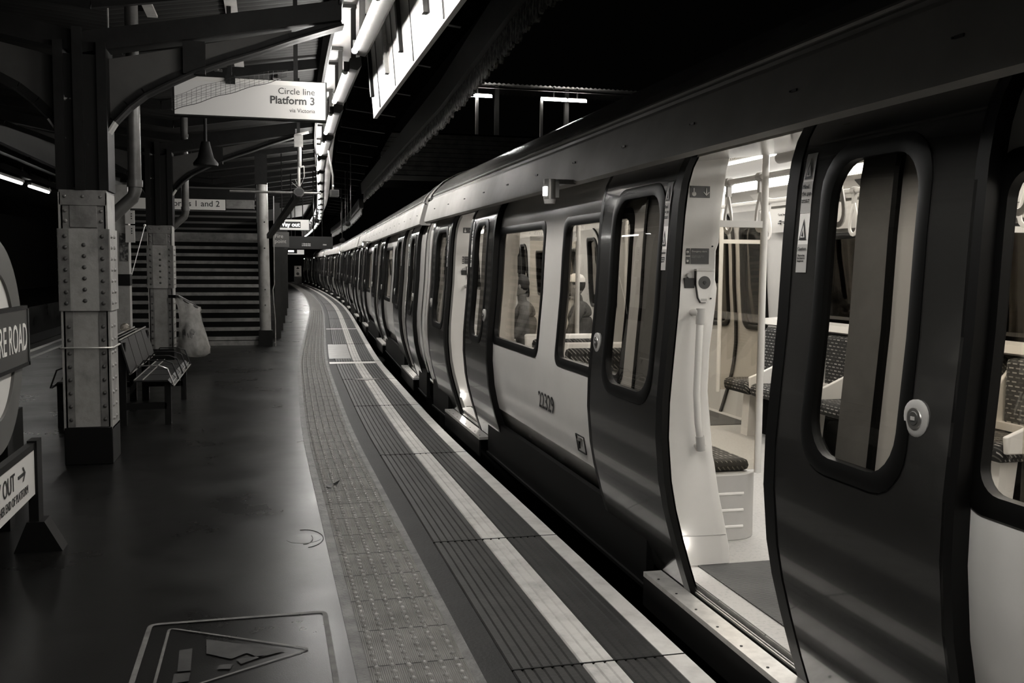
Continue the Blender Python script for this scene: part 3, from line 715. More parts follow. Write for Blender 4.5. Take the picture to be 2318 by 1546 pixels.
    for (ya, yb) in ((DC[1]+.85, DC[0]-.85), (DC[2]+.85, DC[1]-.85)):
        mb.prism([(4.50, ya, 1.92), (4.40, ya, 2.12), (4.43, ya, 2.13), (4.53, ya, 1.93)], (0, yb-ya, 0), M_LAB)
        k = ya+.1
        while k < yb-1:
            mb.bar((4.445, k, 2.01), (4.445, k+.85, 2.01), .004, .004, M_INK)
            for j in range(9): mb.box((4.44, k+j*.1, 2.012), (4.446, k+j*.1+.03, 2.022), M_INK); mb.box((4.445, k+j*.1+.02, 1.99), (4.456, k+j*.1+.06, 2.0), M_INK)
            mb.text('Circle line', .03, (4.418, k+.80, 2.06), (0, -1, 0), (-.44, 0, .9), M_INK, sx=1)
            k += 1.3
        mb.prism([(4.42, ya, 2.15), (4.28, ya, 2.28), (4.30, ya, 2.30), (4.45, ya, 2.17)], (0, yb-ya, 0), M_INT)
        k = ya+.05
        while k < yb-.6: mb.prism([(4.405, k, 2.155), (4.285, k, 2.265), (4.28, k, 2.262), (4.40, k, 2.15)], (0, .5, 0), M_LABD); k += .8
    mb.build('line_diagram', root, S)
    # number 22329 and the small flap on the body side between the doors
    mb = MB(); mb.text('22329', .155, (px(.655)+.046, -4.77, .655), (0, -1, 0), (-.09, 0, 1), M_INK, sx=.95, bold=.001)
    mb.build('fleet_number', body)
    mb = MB(); ya, yb, za, zb = -5.70, -5.55, .50, .60
    for (p, q) in (((yb, za), (yb, zb)), ((ya, za), (ya, zb)), ((ya, zb), (yb, zb)), ((ya, za), (yb, za))): mb.bar((px(p[1])+.047, p[0], p[1]), (px(q[1])+.047, q[0], q[1]), .008, .006, M_INK)
    mb.bar((px(.6)+.045, (ya+yb)/2-.03, .575), (px(.6)+.045, (ya+yb)/2+.03, .575), .01, .01, M_STEEL); mb.bar((px(.55)+.045, (ya+yb)/2+.02, .52), (px(.57)+.045, (ya+yb)/2+.02, .575), .01, .01, M_INK)
    mb.build('access_flap', body)
    DEF_SH = (0, 0, 0)
    return root, body
car, cbody = carriage('train_carriage', True)
car.location = (SX, 11.05, 0)
tag(car, 'nearest train carriage with half-open doors, numbered 22329', 'train carriage', 'carriages of the standing train')
JT = [(1.78, 11.52), (2.42, 27.1), (3.02, 42.7), (3.20, 58.3), (3.33, 73.9), (3.1, 89.5)]
proto, _ = carriage('train_carriage', False)
FL = ['second carriage of the train, next beyond the near gangway', 'third carriage of the train from the front of the picture', 'fourth carriage of the train, beyond the third', 'fifth carriage of the train, small in the distance', 'furthest visible carriage of the train at the end of the curve']
for i in range(5):
    o = proto if i == 0 else copy_tree(proto)
    a = Vector(JT[i]); b = Vector(JT[i+1]); d = (b-a).normalized()
    e = a+d*(LEN+.02); o.location = (e.x, e.y, 0); o.rotation_euler = (0, 0, -math.atan2(d.x, d.y))
    tag(o, FL[i], 'train carriage', 'carriages of the standing train')
# ---------------------------------------------------------------- platform lights
def XT(y): return E(y)-.99
mbk = MB()
def tube_light(L=1.5):
    r = empty('fluorescent_light', (0, 0, 0))
    m_ = MB(); m_.tube([(0, -L/2, 0), (0, L/2, 0)], .019, M_TUBE, 10); m_.build('tube', r, smooth=60)
    m_ = MB()
    m_.prism([(.028, -L/2-.16, .0), (.09, -L/2-.16, -.01), (.125, -L/2-.16, .03), (.12, -L/2-.16, .10), (.03, -L/2-.16, .085)], (0, L+.32, 0), M_FIT); m_.build('fitting_body', r)
    for s_ in (-1, 1):
        m_ = MB(); m_.cyl((0, s_*L/2, 0), (0, s_*(L/2+.03), 0), .024, M_STEEL, 12); m_.box((-.012, s_*(L/2+.025)-.012, 0), (.03, s_*(L/2+.025)+.012, .08), M_INK); m_.build('lamp_holder', r)
    for s_ in (-1, 1):
        m_ = MB(); m_.box((.045, s_*(L/2+.07)-.02, .07), (.085, s_*(L/2+.07)+.02, .53), M_FIT); m_.box((-.02, s_*(L/2+.07)-.04, .50), (.09, s_*(L/2+.07)+.04, .53), M_FIT); m_.build('hanger', r)
    return r
TL = tube_light(); first = True; ycen = 6.75-2.36*4; kk = 0
TLAB = {3: 'fluorescent tube light nearest the camera, cut by the top edge', 4: 'large fluorescent tube light at the top, before the white valance board ends', 5: 'fluorescent tube light just right of the Platform 3 sign', 6: 'fluorescent tube light directly below the Platform 3 sign corner'}
while ycen < 64:
    o = TL if kk == 0 else copy_tree(TL)
    y = ycen; dy = (XT(y+.7)-XT(y-.7))/1.4
    o.location = (XT(y), y, 3.2); o.rotation_euler = (0, 0, -math.atan(dy))
    if kk < 3: lb = 'fluorescent tube light over the platform, behind the viewpoint'
    elif kk in TLAB: lb = TLAB[kk]
    elif kk < 9: lb = 'fluorescent tube light in the row above the tactile strip, %s beyond the Platform 3 sign' % ['second', 'third'][kk-7]
    else: lb = 'small distant fluorescent tube light in the curving row over the platform'
    tag(o, lb, 'light', 'fluorescent lights over the platform'); kk += 1; ycen += 2.36
# soffit board following the row, hung girder to its left
def follow(name, xs, m, y0=-6, y1=64, label=None):
    m_ = MB(); ys = [y0]+[y for y in YS if y0 < y < y1]+[y1]
    m_.strip([[(XT(y)+dx, y, z) for dx, z in xs] for y in ys], m); return struct(m_.build(name, smooth=30), label)
follow('ceiling_soffit', [(-.03, 3.80), (-.03, 3.74), (.28, 3.74), (.28, 3.80)], M_WHITE, label='white painted soffit above the row of tube lights')
follow('trim_13', [(-.03, 3.80), (-.03, 3.72), (-.06, 3.72), (-.06, 4.1)], M_IRON, label='dark edge girder beside the white soffit')
# white valance board on the right, ends after the Platform 3 sign
m_ = MB()
VB = [(.86, 3.74), (.89, 3.35), (.925, 2.885)]
yv0, yv1 = -5.0, 8.75
m_.strip([[(x, y, z) for x, z in VB]+[(x+.03, y, z) for x, z in reversed(VB)]+[(VB[0][0], y, VB[0][1])] for y in (yv0, yv1)], M_WHITE)
for y in (yv0, yv1): m_.poly([(x, y, z) for x, z in VB]+[(x+.03, y, z) for x, z in reversed(VB)], M_WHITE)
vb = m_.build('valance_board'); tag(vb, 'long bright white valance board with dark battens at the top of the picture', 'board')
m_ = MB()
for y in (8.2, 7.2, 6.3, 5.2, 4.2): m_.bar((.855, y, 3.72), (.921, y, 2.90), .006, .004, M_INK, up=(0, 1, 0))
m_.build('board_joint', vb)
for k, y in enumerate((8.6, 7.55, 6.75, 5.7, 4.8, 4.0)):
    m_ = MB(); zb = 3.05
    m_.prism([(.83, y-.035, 3.74), (.885, y-.035, zb), (.915, y-.035, zb), (.87, y-.035, 3.74)], (0, .07, 0), M_CREAMD if k % 2 else M_IRON); m_.build('batten', vb)
# canopy edge girder with flaking flange
def girder(pts, label, nm='edge_girder', hz=.26, drop=.19):
    m_ = MB(); rows = []; rows2 = []
    P = []
    for i in range(len(pts)-1):
        for t in range(10): P.append(Vector(pts[i]).lerp(Vector(pts[i+1]), t/10))
    P.append(Vector(pts[-1]))
    for p in P: rows.append([(p.x+.08, p.y, p.z+hz), (p.x-.02, p.y, p.z+hz), (p.x, p.y, p.z), (p.x+.12, p.y, p.z), (p.x+.12, p.y, p.z+hz), (p.x+.08, p.y, p.z+hz)])
    m_.strip(rows, M_FASC); m_.poly(rows[0][:5], M_FASC); m_.poly(rows[-1][:5], M_FASC)
    g_ = m_.build(nm); g_['label'] = label; g_['category'] = 'girder'
    # ragged valance boards hanging below
    m_ = MB()
    for i in range(len(P)-1):
        a, b = P[i], P[i+1]; n = max(1, int((b-a).length/.085))
        for k in range(n):
            p = a.lerp(b, k/n); q = a.lerp(b, (k+.86)/n); d_ = drop*random.uniform(.75, 1.1)
            m_.add([(p.x+.05, p.y, p.z+.01), (q.x+.05, q.y, q.z+.01), (q.x+.05, q.y, q.z-d_), ((p.x+q.x)/2+.05, (p.y+q.y)/2, q.z-d_-.02), (p.x+.05, p.y, p.z-d_), (p.x+.075, p.y, p.z+.01), (q.x+.075, q.y, q.z+.01), (q.x+.075, q.y, q.z-d_), ((p.x+q.x)/2+.075, (p.y+q.y)/2, q.z-d_-.02), (p.x+.075, p.y, p.z-d_)],
                   [(0, 1, 2, 3, 4), (9, 8, 7, 6, 5), (0, 4, 9, 5), (4, 3, 8, 9), (3, 2, 7, 8), (2, 1, 6, 7)], M_FLAKE)
    m_.build('valance_slats', g_, smooth=0)
    return g_
girder([(1.62, 3.0, 3.38), (1.68, 6.6, 3.40), (1.93, 11.1, 3.40), (2.07, 15.8, 3.40), (2.38, 25.5, 3.42)], 'long dark canopy edge girder with flaking valance slats over the track')
girder([(2.55, 28, 3.2), (3.0, 38, 3.2), (3.25, 52, 3.2)], 'further canopy edge girder beyond the first, over the distant carriages')
# canopy roof (corrugated) and rafters
m_ = MB()
def roofz(x): return 3.86+.16*abs(x+1.4) if x > -1.4 else 3.86+.10*abs(x+1.4)
rows = []; y = -5
while y < 60:
    z_ = .018*math.cos(y*2*PI/.15) if y < 30 else 0
    rows.append([(x, y, roofz(x)+z_) for x in (-4.3, -1.4)]+[(E(y)-1.0, y, roofz(E(y)-1.0)+z_)]); y += .0375 if y < 30 else 1.0
m_.strip(rows, M_ROOF); struct(m_.build('ceiling_canopy', smooth=60), 'dark corrugated canopy roof')
m_ = MB(); rows = []
for y in [y for y in YS if -5 <= y <= 60]: rows.append([(E(y)-.69, y, 4.02), (E(y)-.2, y, 4.07), (E(y)+.25 if y < 26 else E(y)+.15, y, 3.85)])
m_.strip(rows, mat('matte_black', .003, 1, spec=0, v2=.006)); struct(m_.build('ceiling_canopy_right', smooth=60))  # near-black matte underside without sheen
m_ = MB(); m_.box((-4.4, -5, 3.6), (-4.3, 60, 4.2), M_FASC); struct(m_.build('trim_14'), 'dark fascia of the canopy on the far left side')
k = 0; y = -2.2
while y < 45:
    m_ = MB(); zz = 3.78; xr = E(y)-1.08
    m_.bar((-4.2, y, roofz(-4.2)-.09), (-1.4, y, roofz(-1.4)-.09), .06, .12, M_IRON); m_.bar((-1.4, y, roofz(-1.4)-.09), (xr, y, roofz(xr)-.09), .06, .12, M_IRON)
    m_.bar((E(y)-.62, y, 3.90), (E(y)+.1, y, 3.82), .07, .12, M_IRON)
    o = m_.build('rafter'); tag(o, 'dark iron rafter crossing under the corrugated canopy', 'rafter', 'rafters under the canopy'); y += 1.85
for X, yy, L, wd in ((-.30, 9.2, 3.2, .11), (-1.0, 7.4, 2.3, .09), (.15, 13.5, 2.5, .10), (-.55, 12.5, 1.6, .09), (1.35, 9.9, 1.4, .05), (1.5, 12.2, 1.2, .05), (1.62, 11, 1.6, .05)):
    m_ = MB(); z_ = roofz(X)-.05 if X < 1 else 3.86; m_.box((X-wd/2, yy, z_-.02), (X+wd/2, yy+L, z_+.0), M_FLAKE if X > 1 or X in (-.55,) else M_CREAM); o = m_.build('roof_batten'); tag(o, 'pale flaking timber batten under the canopy roof', 'batten', 'pale roof battens')
# ---------------------------------------------------------------- riveted pillars
def pillar(x, y, label, band=True):
    """box column built of plates, angles and rivets; x,y = middle of the front face"""
    r = empty('riveted_pillar', (x, y, 0)); hw = .155
    m_ = MB(); m_.box((-.178, -.01, 0), (.178, .40, .30), M_BLACK); m_.build('pillar_base', r, bevel=.006)
    m_ = MB()
    m_.box((-.10, .012, .28), (.10, .38, 2.16), M_CREAM)                                # web
    for s_ in (-1, 1):
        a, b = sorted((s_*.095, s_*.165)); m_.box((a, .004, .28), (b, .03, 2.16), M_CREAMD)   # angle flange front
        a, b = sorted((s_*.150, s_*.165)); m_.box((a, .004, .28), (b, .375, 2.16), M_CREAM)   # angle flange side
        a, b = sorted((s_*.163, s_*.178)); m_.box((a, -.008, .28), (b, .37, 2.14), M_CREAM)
    z = .36
    while z < 1.2:
        for s_ in (-1, 1): m_.dome((s_*.125, .004, z), .016, .012, M_RIV, 8, (0, -1, 0)); m_.dome((s_*.178, .06, z), .015, .013, M_CREAM, 8, (s_, 0, 0)); m_.dome((s_*.178, .20, z), .015, .013, M_CREAM, 8, (s_, 0, 0))
        z += .105
    m_.build('pillar_shaft', r)
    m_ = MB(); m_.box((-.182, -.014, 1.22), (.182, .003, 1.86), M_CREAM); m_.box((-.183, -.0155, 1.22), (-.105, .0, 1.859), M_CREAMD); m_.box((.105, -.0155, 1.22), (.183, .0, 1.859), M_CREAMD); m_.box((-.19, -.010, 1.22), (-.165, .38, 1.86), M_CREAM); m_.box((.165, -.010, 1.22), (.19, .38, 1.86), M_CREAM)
    for k in range(7):
        z = 1.28+k*.087
        for s_ in (-1, 1): m_.dome((s_*.135, -.014, z), .017, .013, M_RIV, 10, (0, -1, 0)); m_.dome((s_*.19, .05, z), .015, .014, M_CREAM, 8, (s_, 0, 0)); m_.dome((s_*.19, .2, z), .015, .014, M_CREAM, 8, (s_, 0, 0))
        if k < 6: m_.dome((.0, -.014, z+.02), .017, .013, M_RIV, 10, (0, -1, 0))
    m_.build('cover_plate', r)
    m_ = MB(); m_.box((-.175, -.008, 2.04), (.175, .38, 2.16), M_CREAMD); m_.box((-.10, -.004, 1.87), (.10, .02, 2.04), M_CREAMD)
    for z in (1.92, 2.0):
        for s_ in (-1, 1): m_.dome((s_*.13, .003, z), .016, .012, M_CREAMD, 8, (0, -1, 0))
    for X in (-.13, 0, .13): m_.dome((X, -.008, 2.11), .015, .01, M_CREAMD, 8, (0, -1, 0))
    m_.build('pillar_head', r, bevel=.004)
    if band: m_ = MB(); m_.tube([(-.186, -.018, .93), (.186, -.018, .93), (.196, .0, .93), (.196, .37, .93), (-.196, .37, .93), (-.196, .0, .93)], .007, M_BAND, 8, closed=True, flat=1.0); m_.build('steel_band', r, smooth=60)
    return tag(r, label, 'pillar')
pillar(-1.385, 8.2, 'large riveted pale iron pillar nearest the camera, with black base and steel band')
pillar(-1.56, 15.5, 'second riveted pale iron pillar, beside the metal bench and hanging bin bag', False)
# column extension and brackets
def arch(x, y, label, sc=1.0):
    r = empty('canopy_bracket', (x, y, 0))
    m_ = MB()
    m_.box((-.17, .02, 2.16), (.17, .36, 3.2), M_PEEL); m_.box((-.05, -.02, 2.16), (.02, .03, 3.4), M_IRON); m_.box((-.19, .0, 2.16), (-.12, .36, 3.3), M_IRON); m_.box((.12, .0, 2.16), (.19, .36, 3.3), M_IRON)
    m_.build('bracket_post', r)
    R = [(.095, 2.16), (.095, 2.30), (.11, 2.42), (.16, 2.57), (.24, 2.70), (.35, 2.82), (.47, 2.92), (.65, 3.02), (.85, 3.12), (1.1, 3.22), (1.35, 3.31), (1.6, 3.41), (1.85, 3.50), (2.02, 3.56)]
    L = [(-x_*1.05-.0, z) for x_, z in R]+[(-2.6, 3.66)]
    for side, P in ((1, R), (-1, L)):
        m_ = MB(); n = len(P)
        # rolled rib: T section following the arc
        for k in range(n-1):
            a, b = Vector((P[k][0], 0, P[k][1])), Vector((P[k+1][0], 0, P[k+1][1])); d = (b-a).normalized(); nrm = Vector((-d.z, 0, d.x))*side*(1)
            if nrm.z < 0 and abs(nrm.z) > .01: nrm = -nrm
            if abs(nrm.z) <= .01: nrm = Vector((-side, 0, 0))
            q = [a, b, b+nrm*.075, a+nrm*.075]
            m_.prism([(v.x, .14, v.z) for v in q], (0, .03, 0), M_IRON)
            q = [a, b, b+nrm*.014, a+nrm*.014]
            m_.prism([(v.x, .06, v.z) for v in q], (0, .19, 0), M_IRON if k > 3 else M_CREAM)  # cream on the lowest flange pieces paints in the lit end of the rib
        m_.build('arch_rib', r, smooth=30)
        # web panels between arc and chord
        ch = lambda X: 3.22+.212*(abs(X)-.195)
        pw = [(x_, z+.05) for x_, z in P if z+.08 < ch(x_)]
        m_ = MB(); m_.prism([(X, .175, z) for X, z in pw]+[(pw[-1][0], .175, ch(pw[-1][0]))]+[(pw[0][0]-side*.1, .175, ch(.0)-.02)], (0, .012, 0), M_PANEL); m_.build('web_panel', r, smooth=0)
        m_ = MB(); X0 = side*.75; m_.box((min(X0, X0+side*.17), .10, 3.11), (max(X0, X0+side*.17), .18, ch(.8)+.02), M_IRON); m_.build('web_stiffener', r)
        m_ = MB(); Xe = 2.0 if side > 0 else -2.6
        m_.prism([(0, .06, ch(.195)), (Xe, .06, ch(Xe)), (Xe, .06, ch(Xe)+.16), (0, .06, ch(.195)+.16)], (0, .22, 0), M_IRON); m_.build('top_chord', r)
    return tag(r, label, 'bracket')
arch(-1.385, 8.2, 'arched iron canopy bracket springing from the nearest pillar')
arch(-1.56, 15.5, 'arched iron canopy bracket springing from the second pillar')
# downpipes
def downpipe(x, y, zt, zb, dx, r_, label):
    m_ = MB(); m_.tube([(x, y, zt), (x, y, zb), (x-dx*.06, y, zb-.06), (x-dx*.9, y, zb-dx*1.0), (x-dx, y, zb-dx*1.12)], r_, M_ZINC, 14)
    m_.cyl((x, y, zb+.03), (x, y, zb+.09), r_*1.2, M_ZINC, 14); m_.cyl((x, y, zt-.35), (x, y, zt-.30), r_*1.15, M_ZINC, 14)
    return tag(m_.build('downpipe', smooth=60), label, 'pipe')
downpipe(-1.10, 9.0, 3.90, 2.22, .32, .055, 'grey rainwater downpipe angled into the nearest pillar')
downpipe(-1.22, 15.95, 3.88, 2.38, .28, .055, 'slimmer grey downpipe in front of the platforms 1 and 2 sign')
m_ = MB(); m_.cyl((-1.3, 9.1, 1.9), (-1.3, 9.1, 3.86), .008, M_CREAM, 6); tag(m_.build('conduit'), 'thin pale conduit left of the nearest downpipe', 'conduit')
# round white post at the stairs
r = empty('stair_post', (-.045, 19.55, 0))
m_ = MB(); m_.cyl((0, 0, .30), (-.04, 0, 3.15), .105, M_CREAM, 24); 
for z in (.8, 1.1, 1.9, 2.4): m_.dome((0, -.105, z), .015, .01, M_INK, 8, (0, -1, 0))
m_.build('post_shaft', r, smooth=60)
m_ = MB(); m_.box((-.13, -.13, 0), (.13, .13, .31), M_BLACK); m_.build('post_base', r)
m_ = MB(); m_.box((-.17, -.12, 3.12), (.06, .12, 3.7), M_IRON); m_.build('post_head', r)
tag(r, 'round pale post with black base at the foot of the stairs', 'post')
m_ = MB(); m_.tube([(.13, 19.45, 2.9), (.13, 19.45, 1.2), (.10, 19.45, 1.1), (.14, 19.45, .5), (.14, 19.45, 0)], .01, M_CREAM, 6); tag(m_.build('conduit'), 'thin pale conduit beside the round stair post', 'conduit')
# ---------------------------------------------------------------- staircase
ang = math.radians(1); r = empty('staircase', (-.15, 19.75, 0), ang)
m_ = MB(); n = 13; rise, go, wd = .165, .30, 3.4
for k in range(n):
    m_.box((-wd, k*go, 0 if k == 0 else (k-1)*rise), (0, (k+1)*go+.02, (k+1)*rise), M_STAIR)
m_.build('stair_treads', r, smooth=0)
m_ = MB()
for k in range(n): m_.box((-wd, k*go-.012, (k+1)*rise-.062), (0, k*go+.05, (k+1)*rise+.003), M_STAIRN)
m_.box((-wd, -.02, 0), (0, -.002, .09), M_STAIRN)
m_.box((-wd, n*go-.02, n*rise), (0, n*go+.0, n*rise+.16), M_STAIRN)
m_.build('step_nosing', r, smooth=0)
m_ = MB(); m_.box((-wd, n*go, 1.9), (0, n*go+1.4, n*rise), M_STAIR)
for k in range(9): m_.box((-wd, n*go+1.4+k*go, n*rise+(k-1)*rise), (0, n*go+1.42+(k+1)*go, n*rise+(k+1)*rise), M_STAIR)
m_.build('upper_flight', r, smooth=0)
m_ = MB()
for k in range(9): m_.box((-wd, n*go+1.39+k*go, n*rise+(k+1)*rise-.05), (0, n*go+1.43+k*go, n*rise+(k+1)*rise), mat('nosing_dim', .06, .6))
m_.build('step_nosing', r, smooth=0)
tag(r, 'wide staircase with pale step edges rising behind the second pillar', 'stairs')
# dark wall run beyond stairs, right side
m_ = MB()
for y in (21.5, 24, 27, 31, 36, 42):
    x_ = .16+(E(y)-1.9)*.62
    m_.box((x_-.12, y, 0), (x_, y+1.6, 2.9), M_FASC)
struct(m_.build('wall_stair_side'))
# ---------------------------------------------------------------- signs
def board(name, x0, x1, y, z0, z1, th, face, label, cat='sign'):
    r = empty(name, ((x0+x1)/2, y, z0))
    return r
# Circle line Platform 3
r = empty('platform_sign', (-.12, 9.5, 2.96)); m_ = MB(); m_.box((-.70, 0, -.012), (.685, .12, .352), M_IRON); m_.build('sign_case', r)
m_ = MB(); m_.box((-.685, -.006, .0), (.67, .004, .345), M_SIGNL)
m_.box((-.685, -.008, .305), (.67, .0, .345), M_LABG)
m_.text('Circle line', .082, (.575, -.007, .225), (1, 0, 0), (0, 0, 1), M_INK, 'RIGHT'); m_.text('Platform 3', .098, (.575, -.007, .135), (1, 0, 0), (0, 0, 1), M_INK, 'RIGHT', bold=.0022); m_.text('via Victoria', .052, (.575, -.007, .06), (1, 0, 0), (0, 0, 1), M_INK, 'RIGHT')
m_.build('sign_face', r)
m_ = MB()
def net(m_, P, n, k_):
    for i in range(n+1):
        t = i/n; m_.cyl(P(t, 0), P(t, 1), .0012, M_INK, 4)
    for j in range(k_+1):
        for i in range(n): m_.cyl(P(i/n, j/k_), P((i+1)/n, j/k_), .0012, M_INK, 4)
for X in (-.2, .4):
    m_ = MB(); m_.box((X-.02, .04, .34), (X+.02, .08, 1.12), M_IRON); m_.build('sign_hanger', r)
m_ = MB(); m_.box((-.235, -.03, .29), (-.15, .06, .37), M_IRON); m_.build('junction_box', r)
tag(r, 'hanging illuminated white sign reading Circle line Platform 3 via Victoria', 'sign')
m_ = MB(); x0 = -.82
P = lambda t, u: (x0+.0+t*1.02, 9.42-.03*math.sin(t*5+u*3), 2.975+(.36*t)*(1)+(u*(.12+.07*math.sin(3*t))-.0)*(1-.55*t)+.006*math.sin(t*21+u*9))
net(m_, P, 24, 6); m_.tube([P(t/20, 0) for t in range(21)], .003, M_INK, 5); tag(m_.build('wire_netting'), 'torn wire netting hanging across the Platform 3 sign', 'netting')
# Platforms 1 and 2 sign
r = empty('platform_sign', (-1.5, 18.5, 2.56)); m_ = MB(); m_.box((-.85, 0, -.01), (.785, .08, .20), M_IRON); m_.build('sign_case', r)
m_ = MB(); m_.box((-.84, -.006, .0), (.775, .004, .19), M_SIGNW); m_.text('Platforms 1 and 2', .15, (.68, -.007, .062), (1, 0, 0), (0, 0, 1), M_INK, 'RIGHT', bold=.001); m_.build('sign_face', r)
tag(r, 'white sign reading Platforms 1 and 2 above the stairs', 'sign')
m_ = MB(); m_.box((-2.6, 18.6, 2.60), (-.22, 18.75, 2.76), M_CREAMD); m_.box((-2.7, 18.6, 2.76), (-.2, 18.8, 2.95), M_IRON); struct(m_.build('trim_15'), 'beam across the foot of the stairs')
# Way out
r = empty('way_out_sign', (.52, 22, 2.345)); m_ = MB(); m_.box((-.36, 0, -.01), (.39, .12, .235), M_IRON); m_.build('sign_case', r)
m_ = MB(); m_.box((-.35, -.006, 0), (.38, .004, .225), M_WAYP); m_.box((-.35, -.009, .045), (.20, .0, .18), M_INK); m_.text('Way out', .125, (-.04, -.012, .075), (1, 0, 0), (0, 0, 1), M_WAY, 'CENTER', bold=.002); m_.build('sign_face', r)
m_ = MB(); m_.cyl((-.2, .06, .23), (-.2, .06, 1.75), .012, M_IRON, 6); m_.cyl((.25, .06, .23), (.25, .06, 1.78), .012, M_IRON, 6); m_.build('sign_hanger', r)
tag(r, 'illuminated Way out sign hanging over the platform', 'sign')
r = empty('fire_point_sign', (.27, 19.6, 1.93)); m_ = MB(); m_.box((-.16, 0, 0), (.15, .02, .29), mat('fire_red', .07, .4)); m_.text('Fire\npoint', .105, (-.125, -.002, .175), (1, 0, 0), (0, 0, 1), M_LABG); m_.build('sign_plate', r)
m_ = MB(); m_.bar((-.36, .02, .25), (-.14, .02, .25), .015, .015, M_IRON); m_.build('sign_bracket', r); tag(r, 'dark square Fire point sign projecting beside the round stair post', 'sign')
# train describer
r = empty('train_describer', (1.05, 27.5, 2.02)); m_ = MB(); m_.box((-.75, 0, 0), (.72, .25, .34), M_INK); m_.build('display_case', r)
m_ = MB(); m_.text('1 Circle line\n2 Circle line', .048, (-.12, -.003, .12), (1, 0, 0), (0, 0, 1), M_DESC); m_.text('19:41', .048, (.50, -.003, .10), (1, 0, 0), (0, 0, 1), M_DESC, 'CENTER'); m_.build('display_text', r)
m_ = MB(); m_.cyl((-.4, .1, .34), (-.4, .1, 2.2), .02, M_IRON, 6); m_.cyl((.2, .1, .34), (.2, .1, 2.3), .02, M_IRON, 6); m_.build('display_hanger', r)
tag(r, 'dark train describer board with small lit text, far along the platform', 'display')
# distant second way out sign and end notice
r = empty('way_out_sign', (1.2, 44, 2.0)); m_ = MB(); m_.box((-.45, 0, 0), (.40, .1, .24), M_IRON); m_.build('sign_case', r); m_ = MB(); m_.box((.08, -.006, .02), (.38, 0, .22), M_WAYP); m_.box((-.42, -.006, .02), (.2, 0, .06), M_WAYP); m_.box((-.3, -.006, .12), (-.06, 0, .2), M_WAY); m_.build('sign_face', r); m_ = MB(); m_.cyl((0, .05, .24), (0, .05, 2.2), .015, M_IRON, 6); m_.build('sign_hanger', r)
tag(r, 'tiny distant illuminated sign below the train describer', 'sign')
r = empty('end_notice', (2.35, 80, 0)); m_ = MB(); m_.box((-.25, 0, .6), (.30, .03, 1.45), M_SIGNW); m_.poly([(-.1, -.004, 1.2), (.15, -.004, 1.2), (.025, -.004, 1.4)], M_INK); m_.box((-.15, -.004, 1.02), (.2, -.001, 1.08), M_LABG); m_.lathe((.02, -.004, .82), (0, -1, 0), [(0, .12), (.003, .11)], M_LABD, 16); m_.build('notice_plate', r)
m_ = MB(); m_.box((-.28, .0, 0), (.33, .06, .6), M_LABD); m_.build('notice_stand', r); tag(r, 'white warning notice at the far end of the platform', 'sign')
# roundel sign (name bar reads EDGWARE ROAD; only its end is in view)
r = empty('station_roundel', (-1.47, 5.24, 0))
m_ = MB(); cz = 1.13; cy = .61
def ringpts(rad, n=48): return [(cy+rad*math.cos(2*PI*k/n), cz+rad*math.sin(2*PI*k/n)) for k in range(n)]
O, I = ringpts(.60), ringpts(.42); n = 48
vs = [(.02, y, z) for y, z in O]+[(.02, y, z) for y, z in I]+[(-.02, y, z) for y, z in I]+[(-.02, y, z) for y, z in O]
m_.add(vs, [(k, (k+1)%n, n+(k+1)%n, n+k) for k in range(n)]+[(n+k, n+(k+1)%n, 2*n+(k+1)%n, 2*n+k) for k in range(n)]+[(2*n+k, 2*n+(k+1)%n, 3*n+(k+1)%n, 3*n+k) for k in range(n)]+[(3*n+k, 3*n+(k+1)%n, (k+1)%n, k) for k in range(n)], M_RND)
m_.build('roundel_ring', r); m_ = MB(); m_.prism([(-.008, y, z) for y, z in ringpts(.43)], (.012, 0, 0), M_SIGNW); m_.build('roundel_centre', r)
m_ = MB(); m_.tube([(.0, y, z) for y, z in ringpts(.605)], .014, M_INK, 6, closed=True); m_.build('roundel_rim', r)
m_ = MB(); m_.box((-.03, -.10, .985), (.035, 1.28, 1.315), M_RNDB); m_.text('EDGWARE ROAD', .235, (.036, 1.25, 1.068), (0, 1, 0), (0, 0, 1), M_LAB, 'RIGHT', bold=.001, sx=.66)
m_.box((-.035, 1.27, .965), (.04, 1.30, 1.335), M_INK); m_.box((-.035, -.10, .965), (.04, 1.30, .987), M_IRON); m_.box((-.035, -.10, 1.313), (.04, 1.30, 1.335), M_IRON); m_.build('name_bar', r)
m_ = MB()
for Y in (.12, 1.05):
    m_ = MB(); m_.box((-.14, Y-.06, 0), (-.03, Y+.06, 1.5), M_BLACK); m_.build('sign_post', r)
tag(r, 'large station roundel sign with a dark name bar ending RE ROAD', 'sign')
# low way out sign on angled post
r = empty('way_out_board', (-1.26, 5.80, 0))
m_ = MB(); m_.box((-.02, -1.9, .325), (.005, -.045, .575), M_SIGNW); F2 = .007
m_.text('WAY OUT', .13, (F2, -.48, .445), (0, 1, 0), (0, 0, 1), M_INK, 'RIGHT', sx=.85); m_.text('AT OTHER END OF PLATFORM', .064, (F2, -.21, .37), (0, 1, 0), (0, 0, 1), M_INK, 'RIGHT', sx=.82)
m_.bar((F2, -.41, .49), (F2, -.28, .49), .004, .016, M_INK); m_.poly([(F2+.001, -.30, .452), (F2+.001, -.255, .49), (F2+.001, -.30, .528), (F2+.001, -.322, .528), (F2+.001, -.282, .49), (F2+.001, -.322, .452)], M_INK)
m_.build('sign_plate', r)
m_ = MB(); m_.box((-.03, -.045, .04), (.02, .07, .62), M_BLACK); m_.prism([(-.11, -.06, 0), (.14, -.06, 0), (.05, -.06, .17), (-.04, -.06, .17)], (0, .14, 0), M_BLACK); m_.box((-.03, -1.9, .575), (.01, .07, .61), M_BLACK); m_.build('sign_post', r, smooth=0)
